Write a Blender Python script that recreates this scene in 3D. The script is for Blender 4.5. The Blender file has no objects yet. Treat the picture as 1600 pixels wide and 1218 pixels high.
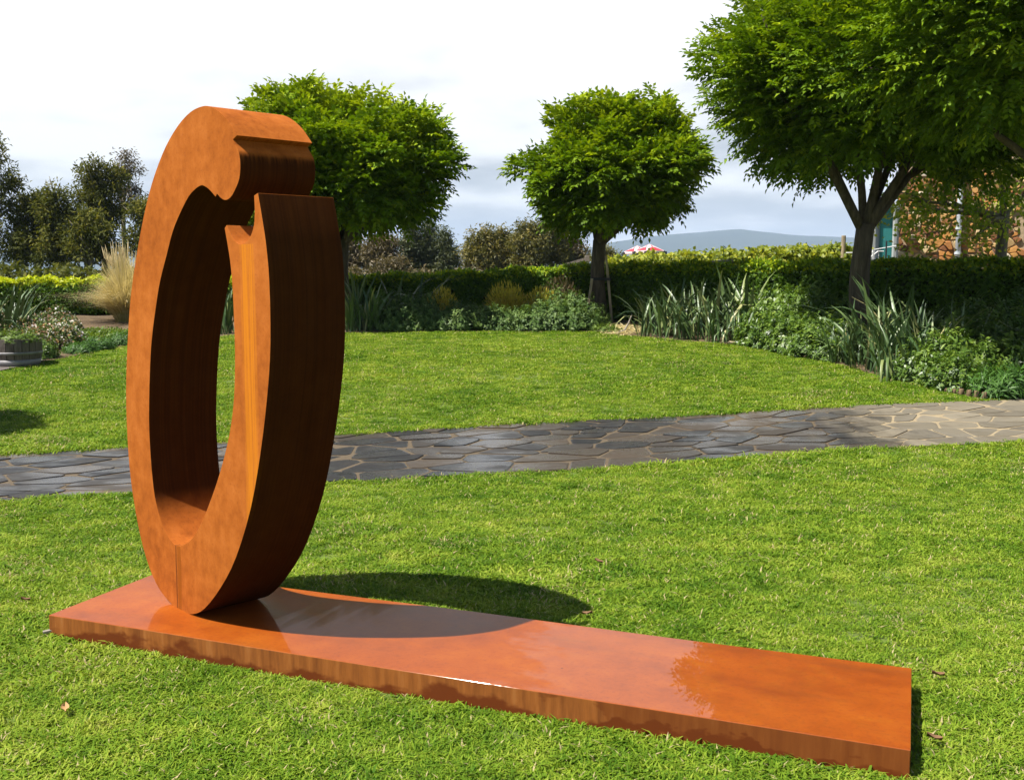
import bpy, bmesh, math, random
import numpy as np
from mathutils import Vector, Matrix
R = math.radians
random.seed(7)
rng = np.random.default_rng(11)
sc = bpy.context.scene
C = sc.collection

# ------------------------------------------------------------------ camera, sky, sun, exposure
CAM_H, FPX, YH = 1.55, 1600.0, 432.0
PITCH = math.atan((609 - YH) / FPX)
cam = bpy.data.cameras.new('camera')
camo = bpy.data.objects.new('camera', cam)
C.objects.link(camo)
cam.sensor_fit = 'HORIZONTAL'; cam.sensor_width = 36; cam.lens = 36
cam.clip_start = 0.05; cam.clip_end = 40000
camo.location = (0, 0, CAM_H)
camo.rotation_euler = (math.pi / 2 - PITCH, 0, 0)
sc.camera = camo

SUN_EL = 58.5
SUN_FROM = Vector((-0.925, -0.38, 0)).normalized()          # horizontal direction towards the sun
sun_vec = Vector((SUN_FROM.x * math.cos(R(SUN_EL)), SUN_FROM.y * math.cos(R(SUN_EL)), math.sin(R(SUN_EL))))
sd = bpy.data.lights.new('sun', 'SUN')
sd.energy = 5.0; sd.angle = R(0.53); sd.color = (1.0, 0.95, 0.86)
so = bpy.data.objects.new('sun', sd); C.objects.link(so)
so.location = sun_vec * 60
so.rotation_euler = sun_vec.to_track_quat('Z', 'Y').to_euler()

world = bpy.data.worlds.new('World'); sc.world = world; world.use_nodes = True
nt = world.node_tree; nt.nodes.clear()
def wn(t, **k):
    n = nt.nodes.new(t)
    for a, b in k.items(): setattr(n, a, b)
    return n
def wmath(op, a, b=None, clamp=False):
    n = wn('ShaderNodeMath', operation=op); n.use_clamp = clamp
    for i, v in enumerate((a, b)):
        if v is None: continue
        if isinstance(v, (int, float)): n.inputs[i].default_value = v
        else: nt.links.new(v, n.inputs[i])
    return n.outputs[0]
sky = wn('ShaderNodeTexSky', sky_type='NISHITA'); sky.sun_disc = False
sky.sun_elevation = R(SUN_EL); sky.sun_rotation = math.atan2(SUN_FROM.x, SUN_FROM.y)
tc = wn('ShaderNodeTexCoord'); sep = wn('ShaderNodeSeparateXYZ'); nt.links.new(tc.outputs['Generated'], sep.inputs[0])
zc = wmath('MAXIMUM', sep.outputs[2], 0.0)
den = wmath('ADD', zc, 0.16)
cu = wmath('DIVIDE', sep.outputs[0], den); cv = wmath('DIVIDE', sep.outputs[1], den)
comb = wn('ShaderNodeCombineXYZ'); nt.links.new(cu, comb.inputs[0]); nt.links.new(cv, comb.inputs[1])
noi = wn('ShaderNodeTexNoise'); noi.inputs['Scale'].default_value = 1.1; noi.inputs['Detail'].default_value = 7; noi.inputs['Roughness'].default_value = 0.52
nt.links.new(comb.outputs[0], noi.inputs['Vector'])
n0 = wmath('SUBTRACT', noi.outputs[0], 0.5)
def smooth(v, a, b):
    n = wn('ShaderNodeMapRange', interpolation_type='SMOOTHSTEP'); nt.links.new(v, n.inputs[0])
    n.inputs[1].default_value = a; n.inputs[2].default_value = b
    return n.outputs[0]
bright = smooth(wmath('ADD', zc, wmath('MULTIPLY', n0, 0.62)), 0.0, 0.19)
ccol = wn('ShaderNodeMix', data_type='RGBA'); nt.links.new(bright, ccol.inputs[0])
ccol.inputs[6].default_value = (0.272, 0.290, 0.318, 1); ccol.inputs[7].default_value = (0.60, 0.60, 0.605, 1)
cover = smooth(wmath('ADD', wmath('ADD', zc, wmath('MULTIPLY', n0, 0.5)), wmath('MULTIPLY', sep.outputs[1], -0.30)), 0.20, 0.42)
skys = wn('ShaderNodeMix', data_type='RGBA', blend_type='MULTIPLY'); skys.inputs[0].default_value = 1
nt.links.new(sky.outputs[0], skys.inputs[6]); skys.inputs[7].default_value = (0.05, 0.05, 0.05, 1)
mix = wn('ShaderNodeMix', data_type='RGBA'); nt.links.new(cover, mix.inputs[0])
nt.links.new(ccol.outputs[2], mix.inputs[6]); nt.links.new(skys.outputs[2], mix.inputs[7])
bg = wn('ShaderNodeBackground'); nt.links.new(mix.outputs[2], bg.inputs[0]); bg.inputs[1].default_value = 1.0
wo = wn('ShaderNodeOutputWorld'); nt.links.new(bg.outputs[0], wo.inputs[0])

sc.view_settings.view_transform = 'Standard'; sc.view_settings.look = 'None'
sc.view_settings.exposure = 0.95; sc.view_settings.gamma = 1.0
sc.render.engine = 'CYCLES'
sc.cycles.use_denoising = True
sc.cycles.max_bounces = 4; sc.cycles.diffuse_bounces = 2; sc.cycles.glossy_bounces = 2
sc.cycles.transmission_bounces = 2; sc.cycles.volume_bounces = 1; sc.cycles.transparent_max_bounces = 8
sc.cycles.sample_clamp_indirect = 6.0

# ------------------------------------------------------------------ measuring helpers
cp, sp_ = math.cos(PITCH), math.sin(PITCH)
def ray(px, py):
    a, b = (px - 800) / FPX, (609 - py) / FPX
    return np.array([a, cp + sp_ * b, -sp_ + cp * b])
def softplus(v): return np.logaddexp(0.0, v)
def zt(y):
    y = np.asarray(y, float)
    return 0.06 * (softplus(y - 8) - softplus(y - 22)) - 0.02 * (softplus((y - 34) / 2) - softplus((y - 120) / 2)) * 2
def at_d(px, py, d):                    # point on the ray at depth d
    r = ray(px, py); t = d / r[1]
    return Vector((r[0] * t, d, CAM_H + r[2] * t))
def at(px, py):                         # point where the ray meets the terrain
    r = ray(px, py); lo, hi = 1.0, 400.0
    for _ in range(60):
        m = (lo + hi) / 2
        if CAM_H + r[2] * m / r[1] > zt(m): lo = m
        else: hi = m
    t = lo / r[1]
    return Vector((r[0] * t, lo, float(zt(lo))))
def gz(px, d):                          # terrain point at depth d in the column px
    return Vector(((px - 800) / FPX * d * (cp + sp_ * 0.05), d, float(zt(d))))

# ------------------------------------------------------------------ building helpers
class MB:
    def __init__(s): s.v = []; s.f = []
    def add(s, verts, faces):
        o = len(s.v); s.v += [tuple(v) for v in verts]; s.f += [tuple(i + o for i in f) for f in faces]
    def box(s, c, size, rot=None):
        x, y, z = (k / 2 for k in size)
        vs = [Vector((a * x, b * y, d * z)) for d in (-1, 1) for a, b in ((-1, -1), (1, -1), (1, 1), (-1, 1))]
        if rot is not None: vs = [rot @ v for v in vs]
        s.add([v + Vector(c) for v in vs], [(3, 2, 1, 0), (4, 5, 6, 7), (0, 1, 5, 4), (1, 2, 6, 5), (2, 3, 7, 6), (3, 0, 4, 7)])
    def tube(s, pts, rad, n=8, caps=True, wob=0.0):
        pts = [Vector(p) for p in pts]; o = len(s.v); k = len(pts)
        if isinstance(rad, (int, float)): rad = [rad] * k
        ref = Vector((1, 0.13, 0.07))
        for i, p in enumerate(pts):
            t = (pts[min(i + 1, k - 1)] - pts[max(i - 1, 0)]).normalized()
            if abs(t.dot(ref)) > 0.9: ref = Vector((0.1, 1, 0.1))
            a = t.cross(ref).normalized(); b = t.cross(a)
            for j in range(n):
                w = 2 * math.pi * j / n; r = rad[i] * (1 + random.uniform(-wob, wob))
                s.v.append(tuple(p + a * (math.cos(w) * r) + b * (math.sin(w) * r)))
        for i in range(k - 1):
            for j in range(n):
                j2 = (j + 1) % n
                s.f.append((o + i * n + j, o + i * n + j2, o + (i + 1) * n + j2, o + (i + 1) * n + j))
        if caps:
            s.f.append(tuple(o + j for j in range(n))[::-1]); s.f.append(tuple(o + (k - 1) * n + j for j in range(n)))
    def lathe(s, prof, n=32, c=(0, 0, 0)):
        o = len(s.v)
        for r, z in prof:
            for j in range(n):
                w = 2 * math.pi * j / n; s.v.append((c[0] + r * math.cos(w), c[1] + r * math.sin(w), c[2] + z))
        for i in range(len(prof) - 1):
            for j in range(n):
                j2 = (j + 1) % n
                s.f.append((o + i * n + j, o + i * n + j2, o + (i + 1) * n + j2, o + (i + 1) * n + j))
    def mesh(s, name, mat, smooth=False):
        me = bpy.data.meshes.new(name); me.from_pydata(s.v, [], s.f); me.update()
        if mat: me.materials.append(mat)
        if smooth: me.polygons.foreach_set('use_smooth', [True] * len(me.polygons))
        return me
    def build(s, name, mat, parent=None, smooth=False, loc=None):
        return link(name, s.mesh(name, mat, smooth), parent, loc)
def link(name, data, parent=None, loc=None):
    o = bpy.data.objects.new(name, data); C.objects.link(o)
    if parent is not None: o.parent = parent
    if loc is not None: o.location = loc
    return o
def tag(o, label, cat, group=None, kind=None):
    if label: o['label'] = label
    if cat: o['category'] = cat
    if group: o['group'] = group
    if kind: o['kind'] = kind
    return o
def empty(name, loc, rz=0):
    o = link(name, None); o.location = loc; o.rotation_euler = (0, 0, rz); o.empty_display_size = 0.2
    return o
def nrm(a): return a / np.maximum(np.linalg.norm(a, axis=-1, keepdims=True), 1e-9)

def leaf_mesh(name, pos, d, up, length, width, mat, tint=None, cup=0.25, shape=0.45):
    """one folded four-cornered leaf per row"""
    n = len(pos); d = nrm(d); side = nrm(np.cross(d, up)); nn = np.cross(side, d)
    L = np.broadcast_to(np.asarray(length, float), (n,))[:, None]; Wd = np.broadcast_to(np.asarray(width, float), (n,))[:, None]
    mid = pos + d * L * shape - nn * Wd * cup * 0.0
    v = np.empty((n, 4, 3))
    v[:, 0] = pos; v[:, 1] = mid + side * Wd / 2 + nn * Wd * cup; v[:, 2] = pos + d * L - nn * L * 0.12; v[:, 3] = mid - side * Wd / 2 + nn * Wd * cup
    me = bpy.data.meshes.new(name)
    me.vertices.add(4 * n); me.vertices.foreach_set('co', v.reshape(-1))
    me.loops.add(4 * n); me.loops.foreach_set('vertex_index', np.arange(4 * n, dtype=np.int32))
    me.polygons.add(n); me.polygons.foreach_set('loop_start', np.arange(0, 4 * n, 4, dtype=np.int32))
    me.update(calc_edges=True)
    if tint is None: tint = rng.random(n)
    at_ = me.attributes.new('tint', 'FLOAT', 'POINT'); at_.data.foreach_set('value', np.repeat(tint, 4).astype(np.float32))
    me.materials.append(mat)
    return me

# ------------------------------------------------------------------ materials
class MT:
    def __init__(s, name):
        s.m = bpy.data.materials.new(name); s.m.use_nodes = True; s.t = s.m.node_tree
        s.p = s.t.nodes['Principled BSDF']; s.out = s.t.nodes['Material Output']
    def n(s, t, **k):
        x = s.t.nodes.new(t)
        for a, b in k.items(): setattr(x, a, b)
        return x
    def l(s, a, b): s.t.links.new(a, b)
    def co(s, kind='Object', scale=(1, 1, 1)):
        tc = s.n('ShaderNodeTexCoord'); mp = s.n('ShaderNodeMapping'); s.l(tc.outputs[kind], mp.inputs[0]); mp.inputs['Scale'].default_value = scale
        return mp.outputs[0]
    def wpos(s, scale=(1, 1, 1)):
        g = s.n('ShaderNodeNewGeometry'); mp = s.n('ShaderNodeMapping'); s.l(g.outputs['Position'], mp.inputs[0]); mp.inputs['Scale'].default_value = scale
        return mp.outputs[0]
    def noise(s, vec, scale, detail=4, rough=0.55):
        x = s.n('ShaderNodeTexNoise'); s.l(vec, x.inputs['Vector']); x.inputs['Scale'].default_value = scale
        x.inputs['Detail'].default_value = detail; x.inputs['Roughness'].default_value = rough
        return x.outputs[0]
    def ramp(s, v, stops):
        x = s.n('ShaderNodeValToRGB'); s.l(v, x.inputs[0]); e = x.color_ramp.elements
        while len(e) < len(stops): e.new(0.5)
        for k, (p, c) in zip(e, stops):
            k.position = p; k.color = (*c, 1) if len(c) == 3 else c
        return x.outputs[0]
    def math(s, op, a, b=None, clamp=False):
        x = s.n('ShaderNodeMath', operation=op); x.use_clamp = clamp
        for i, v in enumerate((a, b)):
            if v is None: continue
            if isinstance(v, (int, float)): x.inputs[i].default_value = v
            else: s.l(v, x.inputs[i])
        return x.outputs[0]
    def step(s, v, a, b, lo=0.0, hi=1.0):
        x = s.n('ShaderNodeMapRange', interpolation_type='SMOOTHSTEP'); s.l(v, x.inputs[0])
        for i, k in enumerate((a, b, lo, hi)): x.inputs[i + 1].default_value = k
        return x.outputs[0]
    def mix(s, f, a, b, mode='MIX'):
        x = s.n('ShaderNodeMix', data_type='RGBA', blend_type=mode)
        for i, v in ((0, f), (6, a), (7, b)):
            if isinstance(v, (int, float)): x.inputs[i].default_value = v
            elif isinstance(v, tuple): x.inputs[i].default_value = (*v, 1)
            else: s.l(v, x.inputs[i])
        return x.outputs[2]
    def bump(s, h, strength, dist=0.01):
        x = s.n('ShaderNodeBump'); s.l(h, x.inputs['Height']); x.inputs['Strength'].default_value = strength; x.inputs['Distance'].default_value = dist
        s.l(x.outputs[0], s.p.inputs['Normal'])
    def set(s, **k):
        for a, b in k.items():
            i = s.p.inputs[a.replace('_', ' ')]
            if isinstance(b, (int, float)): i.default_value = b
            elif isinstance(b, tuple): i.default_value = (*b, 1)
            else: s.l(b, i)
        return s

def leaf_mat(name, stops, trans=0.35, rough=0.5, spec=0.35, patch=None, tcol=None):
    t = MT(name)
    a = t.n('ShaderNodeAttribute'); a.attribute_name = 'tint'
    v = a.outputs['Fac']
    if patch:
        nz = t.noise(t.wpos(), patch, 2)
        v = t.math('ADD', v, t.math('MULTIPLY', t.math('SUBTRACT', nz, 0.5), 0.9), True)
    col = t.ramp(v, stops)
    t.set(Base_Color=col, Roughness=rough, Specular_IOR_Level=spec)
    tr = t.n('ShaderNodeBsdfTranslucent')
    tc_ = t.mix(1.0, col, tcol or (1.5, 1.5, 0.6), 'MULTIPLY'); t.l(tc_, tr.inputs[0])
    ms = t.n('ShaderNodeMixShader'); ms.inputs[0].default_value = trans
    t.l(t.p.outputs[0], ms.inputs[1]); t.l(tr.outputs[0], ms.inputs[2]); t.l(ms.outputs[0], t.out.inputs[0])
    return t.m
def plain(name, col, rough=0.7, var=0.25, scale=8, bump=0.2, metal=0.0, stretch=(1, 1, 1), spec=0.4):
    t = MT(name); c = t.co('Object', stretch); nz = t.noise(c, scale, 5)
    d = tuple(k * (1 - var) for k in col); u = tuple(min(1, k * (1 + var)) for k in col)
    t.set(Base_Color=t.ramp(nz, [(0.3, d), (0.7, u)]), Roughness=rough, Metallic=metal, Specular_IOR_Level=spec)
    if bump: t.bump(nz, bump, 0.005)
    return t.m

M = {}
# rusted steel of the ring
t = MT('rusted_steel')
oc = t.co('Object'); fine = t.noise(t.co('Object', (30, 30, 2.2)), 1.6, 6, 0.6); speck = t.noise(oc, 90, 3); big = t.noise(oc, 1.7, 4)
mot = t.noise(oc, 14, 6, 0.7)
base = t.ramp(t.math('ADD', t.math('MULTIPLY', fine, 0.07), t.math('ADD', t.math('MULTIPLY', big, 0.43), t.math('MULTIPLY', mot, 0.50))), [(0.36, (0.235, 0.060, 0.010)), (0.5, (0.350, 0.097, 0.016)), (0.62, (0.425, 0.128, 0.025))])
base = t.mix(t.step(speck, 0.55, 0.75, 0, 0.4), base, (0.13, 0.034, 0.008))
sx = t.n('ShaderNodeSeparateXYZ'); t.l(oc, sx.inputs[0])
wob = t.math('MULTIPLY', t.math('SUBTRACT', t.noise(t.co('Object', (4, 4, 1.0)), 1.5, 3), 0.5), 0.05)
xw = t.math('ADD', sx.outputs[0], wob)
RUST = dict(t=t, base=base, sx=sx, xw=xw)
M['rust'] = t.m
# wet base plate
t = MT('wet_rusted_plate')
oc = t.co('Object'); fine = t.noise(oc, 60, 4, 0.6); big = t.noise(t.co('Object', (0.7, 1.6, 1)), 2.2, 6, 0.6)
mott = t.noise(oc, 9, 7, 0.72)
base = t.ramp(t.math('ADD', t.math('MULTIPLY', big, 0.6), t.math('MULTIPLY', mott, 0.4)), [(0.34, (0.20, 0.038, 0.003)), (0.5, (0.275, 0.058, 0.004)), (0.64, (0.33, 0.082, 0.006))])
smear = t.noise(t.co('Object', (0.9, 5, 1)), 1.7, 5, 0.6)
base = t.mix(t.step(smear, 0.52, 0.85, 0, 0.5), base, (0.10, 0.035, 0.010))
base = t.mix(t.step(fine, 0.48, 0.72, 0, 0.4), base, (0.16, 0.03, 0.008))
spots = t.n('ShaderNodeTexVoronoi'); t.l(oc, spots.inputs[0]); spots.inputs['Scale'].default_value = 4.5
spm = t.math('SUBTRACT', 1.0, t.step(spots.outputs['Distance'], 0.012, 0.03))
base = t.mix(t.math('MULTIPLY', spm, 0.7), base, (0.06, 0.02, 0.008))
# vertical edge: rain stained sides
g = t.n('ShaderNodeNewGeometry'); sn = t.n('ShaderNodeSeparateXYZ'); t.l(g.outputs['Normal'], sn.inputs[0]); so_ = t.n('ShaderNodeSeparateXYZ'); t.l(oc, so_.inputs[0])
top = t.step(sn.outputs[2], 0.3, 0.8)
stre = t.noise(t.co('Object', (22, 22, 2.5)), 1.0, 5, 0.65); blot = t.noise(t.co('Object', (3.2, 3.2, 5)), 1.4, 4, 0.6)
sidec = t.ramp(stre, [(0.30, (0.15, 0.045, 0.012)), (0.55, (0.28, 0.092, 0.021)), (0.75, (0.36, 0.14, 0.042))])
wetl = t.step(t.math('ADD', t.math('MULTIPLY', t.math('SUBTRACT', 0.05, so_.outputs[2]), 9.0), t.math('MULTIPLY', t.math('SUBTRACT', blot, 0.5), 2.2)), -0.02, 0.26)
wetr = t.step(t.math('ADD', so_.outputs[0], t.math('MULTIPLY', t.math('SUBTRACT', blot, 0.5), 3.0)), 2.35, 2.5)
wet = t.math('MAXIMUM', wetl, t.math('MULTIPLY', wetr, 0.6))
sidec = t.mix(wet, sidec, (0.13, 0.030, 0.007))
blk = t.n('ShaderNodeTexVoronoi'); t.l(t.co('Object', (1, 1, 1.3)), blk.inputs[0]); blk.inputs['Scale'].default_value = 5
sidec = t.mix(t.math('MULTIPLY', t.math('SUBTRACT', 1.0, t.step(blk.outputs['Distance'], 0.05, 0.13)), 0.75), sidec, (0.035, 0.018, 0.012))
puddle = t.math('ADD', so_.outputs[0], t.math('MULTIPLY', t.math('SUBTRACT', t.noise(t.co('Object', (1.2, 2, 1)), 2.4, 6, 0.65), 0.5), 1.3))
rgh = t.ramp(big, [(0.35, (0.5,) * 3), (0.65, (0.65,) * 3)])
t.set(Base_Color=t.mix(top, sidec, base), Roughness=rgh, Specular_IOR_Level=0.12, Coat_Weight=t.math('MULTIPLY', top, t.step(puddle, 2.05, 2.2, 0.40, 0.85)), Coat_Roughness=t.step(puddle, 2.05, 2.2, 0.075, 0.012), Coat_IOR=1.33)
t.bump(fine, 0.06, 0.002)
M['plate'] = t.m

M['robinia'] = leaf_mat('robinia_leaf', [(0.0, (0.040, 0.088, 0.004)), (0.5, (0.135, 0.225, 0.006)), (1.0, (0.36, 0.43, 0.012))], 0.24, 0.6, 0.15)
M['maple'] = leaf_mat('pale_leaf', [(0.0, (0.16, 0.26, 0.02)), (0.6, (0.30, 0.40, 0.04)), (1.0, (0.44, 0.46, 0.08))], 0.4)
M['gum'] = leaf_mat('gum_leaf', [(0.0, (0.035, 0.046, 0.010)), (0.5, (0.088, 0.098, 0.018)), (1.0, (0.19, 0.17, 0.025))], 0.25, 0.7, 0.15)
M['gum_brown'] = leaf_mat('sparse_gum_leaf', [(0.0, (0.07, 0.055, 0.04)), (0.6, (0.11, 0.085, 0.06)), (1.0, (0.16, 0.12, 0.09))], 0.2)
M['bluegum'] = leaf_mat('grey_conifer_leaf', [(0.0, (0.030, 0.044, 0.020)), (0.5, (0.065, 0.085, 0.036)), (1.0, (0.15, 0.15, 0.06))], 0.2, 0.6)
M['wattle'] = leaf_mat('wattle_leaf', [(0.0, (0.050, 0.060, 0.018)), (0.5, (0.115, 0.110, 0.026)), (1.0, (0.24, 0.185, 0.035))], 0.25, 0.55, patch=0.5)
M['bronze'] = leaf_mat('bronze_leaf', [(0.0, (0.06, 0.05, 0.025)), (0.6, (0.12, 0.095, 0.045)), (1.0, (0.19, 0.135, 0.07))], 0.2)
M['hedge'] = leaf_mat('hedge_leaf', [(0.0, (0.030, 0.080, 0.006)), (0.55, (0.085, 0.165, 0.009)), (0.8, (0.21, 0.32, 0.010)), (1.0, (0.44, 0.48, 0.010))], 0.3, 0.5, 0.3)
M['vine'] = leaf_mat('vine_leaf', [(0.0, (0.10, 0.14, 0.02)), (0.5, (0.22, 0.27, 0.03)), (1.0, (0.40, 0.40, 0.04))], 0.35, patch=1.2)
M['salvia'] = leaf_mat('shrub_leaf', [(0.0, (0.030, 0.070, 0.014)), (0.5, (0.085, 0.150, 0.032)), (1.0, (0.19, 0.265, 0.070))], 0.22, 0.55, 0.3)
M['broad'] = leaf_mat('glossy_shrub_leaf', [(0.0, (0.034, 0.080, 0.010)), (0.5, (0.090, 0.165, 0.020)), (1.0, (0.20, 0.285, 0.040))], 0.25, 0.42, 0.5)
M['gold'] = leaf_mat('golden_leaf', [(0.0, (0.20, 0.13, 0.02)), (0.5, (0.36, 0.27, 0.035)), (1.0, (0.50, 0.44, 0.05))], 0.3)
M['straw'] = leaf_mat('straw_blade', [(0.0, (0.18, 0.18, 0.05)), (0.35, (0.48, 0.40, 0.16)), (1.0, (0.78, 0.68, 0.40))], 0.25, 0.5, tcol=(1.1, 1.0, 0.7))
M['daisy'] = leaf_mat('groundcover', [(0.0, (0.05, 0.10, 0.02)), (0.62, (0.14, 0.20, 0.035)), (0.74, (0.42, 0.20, 0.09)), (0.86, (0.46, 0.26, 0.16)), (0.9, (0.75, 0.68, 0.62)), (1.0, (0.8, 0.78, 0.74))], 0.2, tcol=(1, 1, 0.8))
M['tuft'] = leaf_mat('dark_tuft', [(0.0, (0.03, 0.085, 0.012)), (1.0, (0.085, 0.19, 0.025))], 0.25)
M['herb'] = leaf_mat('herb_leaf', [(0.0, (0.05, 0.10, 0.012)), (1.0, (0.17, 0.25, 0.03))], 0.25)
# iris leaves
t = MT('iris_leaf')
oi = t.n('ShaderNodeObjectInfo'); nz = t.noise(t.co('Object', (60, 60, 3)), 1, 3)
c = t.ramp(oi.outputs['Random'], [(0.0, (0.028, 0.065, 0.016)), (0.45, (0.065, 0.115, 0.030)), (0.8, (0.13, 0.19, 0.055)), (0.93, (0.28, 0.31, 0.11)), (1.0, (0.46, 0.40, 0.18))])
t.set(Base_Color=t.mix(t.math('MULTIPLY', nz, 0.5), c, (0.05, 0.09, 0.035)), Roughness=0.42, Specular_IOR_Level=0.5)
M['iris'] = t.m
# bark
t = MT('bark'); c = t.co('Object', (9, 9, 1.3)); nz = t.noise(c, 2.4, 6, 0.65)
t.set(Base_Color=t.ramp(nz, [(0.3, (0.030, 0.022, 0.014)), (0.55, (0.085, 0.064, 0.040)), (0.75, (0.15, 0.12, 0.08))]), Roughness=0.9); t.bump(nz, 0.9, 0.03)
M['bark'] = t.m
M['palebark'] = plain('pale_bark', (0.17, 0.15, 0.10), 0.85, 0.4, 4, 0.4, stretch=(6, 6, 1.5))
M['timber'] = plain('weathered_timber', (0.23, 0.20, 0.165), 0.85, 0.4, 5, 0.5, stretch=(1, 1, 9))
M['straight_timber'] = plain('treated_pine', (0.30, 0.24, 0.15), 0.8, 0.35, 5, 0.4, stretch=(7, 7, 1))
M['strap'] = plain('black_strap', (0.012, 0.012, 0.012), 0.6, 0.2)
M['white'] = plain('white_paint', (0.72, 0.73, 0.74), 0.45, 0.06, 3, 0.02)
M['pipe'] = plain('pale_grey_pipe', (0.52, 0.57, 0.62), 0.4, 0.08, 3, 0.02)
M['greypost'] = plain('grey_post_paint', (0.40, 0.42, 0.42), 0.5, 0.12, 3, 0.02, stretch=(6, 6, 0.5))
M['teal'] = plain('teal_blind', (0.035, 0.235, 0.235), 0.6, 0.15, 2, 0.02)
M['dark'] = plain('dark_metal', (0.02, 0.02, 0.022), 0.5, 0.2)
M['roof'] = plain('pale_steel_roof', (0.45, 0.47, 0.48), 0.45, 0.08)
M['red'] = plain('red_canvas', (0.52, 0.03, 0.05), 0.7, 0.12)
M['canvas'] = plain('white_canvas', (0.75, 0.52, 0.54), 0.7, 0.06)
M['mortar'] = plain('wall_mortar', (0.36, 0.27, 0.17), 0.9, 0.25, 20, 0.5)
t = MT('window_glass'); t.set(Base_Color=(0.01, 0.012, 0.015), Roughness=0.05, Specular_IOR_Level=0.6); M['glass'] = t.m
# wall stones
t = MT('wall_stone'); oi = t.n('ShaderNodeObjectInfo'); nz = t.noise(t.wpos(), 9, 5, 0.6)
c = t.ramp(oi.outputs['Random'], [(0.0, (0.09, 0.045, 0.03)), (0.15, (0.26, 0.10, 0.035)), (0.4, (0.42, 0.18, 0.04)), (0.62, (0.50, 0.26, 0.07)), (0.8, (0.50, 0.34, 0.15)), (0.93, (0.60, 0.46, 0.25)), (1.0, (0.75, 0.68, 0.55))])
t.set(Base_Color=t.mix(t.step(nz, 0.4, 0.75, 0, 0.45), c, (0.20, 0.085, 0.03)), Roughness=0.85); t.bump(nz, 0.6, 0.02)
M['wallstone'] = t.m
# paving stones, wet on the left and in the middle, drying on the right
def wetness(t):
    p = t.wpos(); s = t.n('ShaderNodeSeparateXYZ'); t.l(p, s.inputs[0])
    nz = t.noise(t.wpos((1.0, 0.55, 1)), 1.5, 5, 0.62)
    return t.math('SUBTRACT', 1.0, t.step(t.math('ADD', s.outputs[0], t.math('MULTIPLY', t.math('SUBTRACT', nz, 0.5), 3.4)), 2.9, 3.9))
t = MT('paving_stone'); oi = t.n('ShaderNodeObjectInfo'); w = wetness(t)
nz = t.noise(t.wpos(), 6, 6, 0.6); pud = t.noise(t.wpos((1, 1.6, 1)), 2.2, 4)
dry = t.ramp(oi.outputs['Random'], [(0, (0.12, 0.103, 0.075)), (0.5, (0.155, 0.135, 0.10)), (1, (0.20, 0.172, 0.125))])
wetc = t.ramp(oi.outputs['Random'], [(0, (0.012, 0.012, 0.013)), (0.5, (0.030, 0.028, 0.027)), (0.8, (0.050, 0.040, 0.031)), (1, (0.07, 0.052, 0.036))])
col = t.mix(w, dry, wetc); col = t.mix(t.step(nz, 0.45, 0.75, 0, 0.4), col, (0.07, 0.058, 0.042))
r = t.step(pud, 0.35, 0.62, 0.46, 0.24)
rr = t.n('ShaderNodeMix', data_type='FLOAT'); t.l(w, rr.inputs[0]); rr.inputs[2].default_value = 0.85; t.l(r, rr.inputs[3])
t.set(Base_Color=col, Roughness=rr.outputs[0], Specular_IOR_Level=t.step(pud, 0.42, 0.6, 0.16, 0.5)); t.bump(nz, 0.3, 0.012)
M['paver'] = t.m
t = MT('path_mortar'); w = wetness(t); nz = t.noise(t.wpos(), 14, 5)
t.set(Base_Color=t.mix(t.math('MULTIPLY', w, 0.85), t.ramp(nz, [(0.3, (0.22, 0.17, 0.10)), (0.7, (0.34, 0.27, 0.165))]), (0.055, 0.036, 0.018)), Roughness=0.85); t.bump(nz, 0.4, 0.01)
M['pathmortar'] = t.m
# ground under everything: turf soil near, pasture far
t = MT('ground_turf'); nz = t.noise(t.wpos(), 3, 6, 0.6); n2 = t.noise(t.wpos(), 0.15, 4)
t.set(Base_Color=t.mix(n2, t.ramp(nz, [(0.3, (0.060, 0.085, 0.012)), (0.6, (0.105, 0.150, 0.018)), (0.8, (0.16, 0.175, 0.035))]), (0.10, 0.14, 0.02)), Roughness=0.95); t.bump(t.noise(t.wpos(), 40, 4), 0.5, 0.02)
M['ground'] = t.m
t = MT('bed_mulch'); nz = t.noise(t.wpos(), 5, 6, 0.65); n2 = t.noise(t.wpos((1, 1, 1)), 45, 4)
t.set(Base_Color=t.mix(t.step(n2, 0.4, 0.7, 0, 0.6), t.ramp(nz, [(0.3, (0.07, 0.045, 0.026)), (0.55, (0.15, 0.10, 0.05)), (0.72, (0.26, 0.18, 0.08))]), (0.05, 0.035, 0.022)), Roughness=0.95); t.bump(n2, 0.8, 0.03)
M['mulch'] = t.m
M['apron'] = plain('damp_paving', (0.15, 0.125, 0.115), 0.6, 0.35, 5, 0.4)
# lawn blades: colour by place and by tuft
t = MT('lawn_blade'); oi = t.n('ShaderNodeObjectInfo'); a = t.n('ShaderNodeAttribute'); a.attribute_name = 'tint'
n1 = t.noise(t.wpos(), 0.75, 4, 0.6); n2 = t.noise(t.wpos(), 5.5, 3)
n3 = t.noise(t.wpos((1, 1.6, 1)), 2.1, 4, 0.6)
v = t.math('ADD', t.math('ADD', t.math('MULTIPLY', n1, 0.62), t.math('MULTIPLY', n2, 0.45)), t.math('MULTIPLY', t.math('SUBTRACT', n3, 0.5), 0.7))
v = t.math('ADD', t.math('SUBTRACT', v, 0.14), t.math('ADD', t.math('MULTIPLY', t.math('SUBTRACT', oi.outputs['Random'], 0.5), 0.34), t.math('MULTIPLY', t.math('SUBTRACT', a.outputs['Fac'], 0.5), 0.24)), True)
col = t.ramp(v, [(0.10, (0.060, 0.140, 0.009)), (0.34, (0.140, 0.240, 0.016)), (0.54, (0.245, 0.335, 0.030)), (0.74, (0.36, 0.40, 0.065)), (1.0, (0.54, 0.48, 0.19))])
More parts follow.
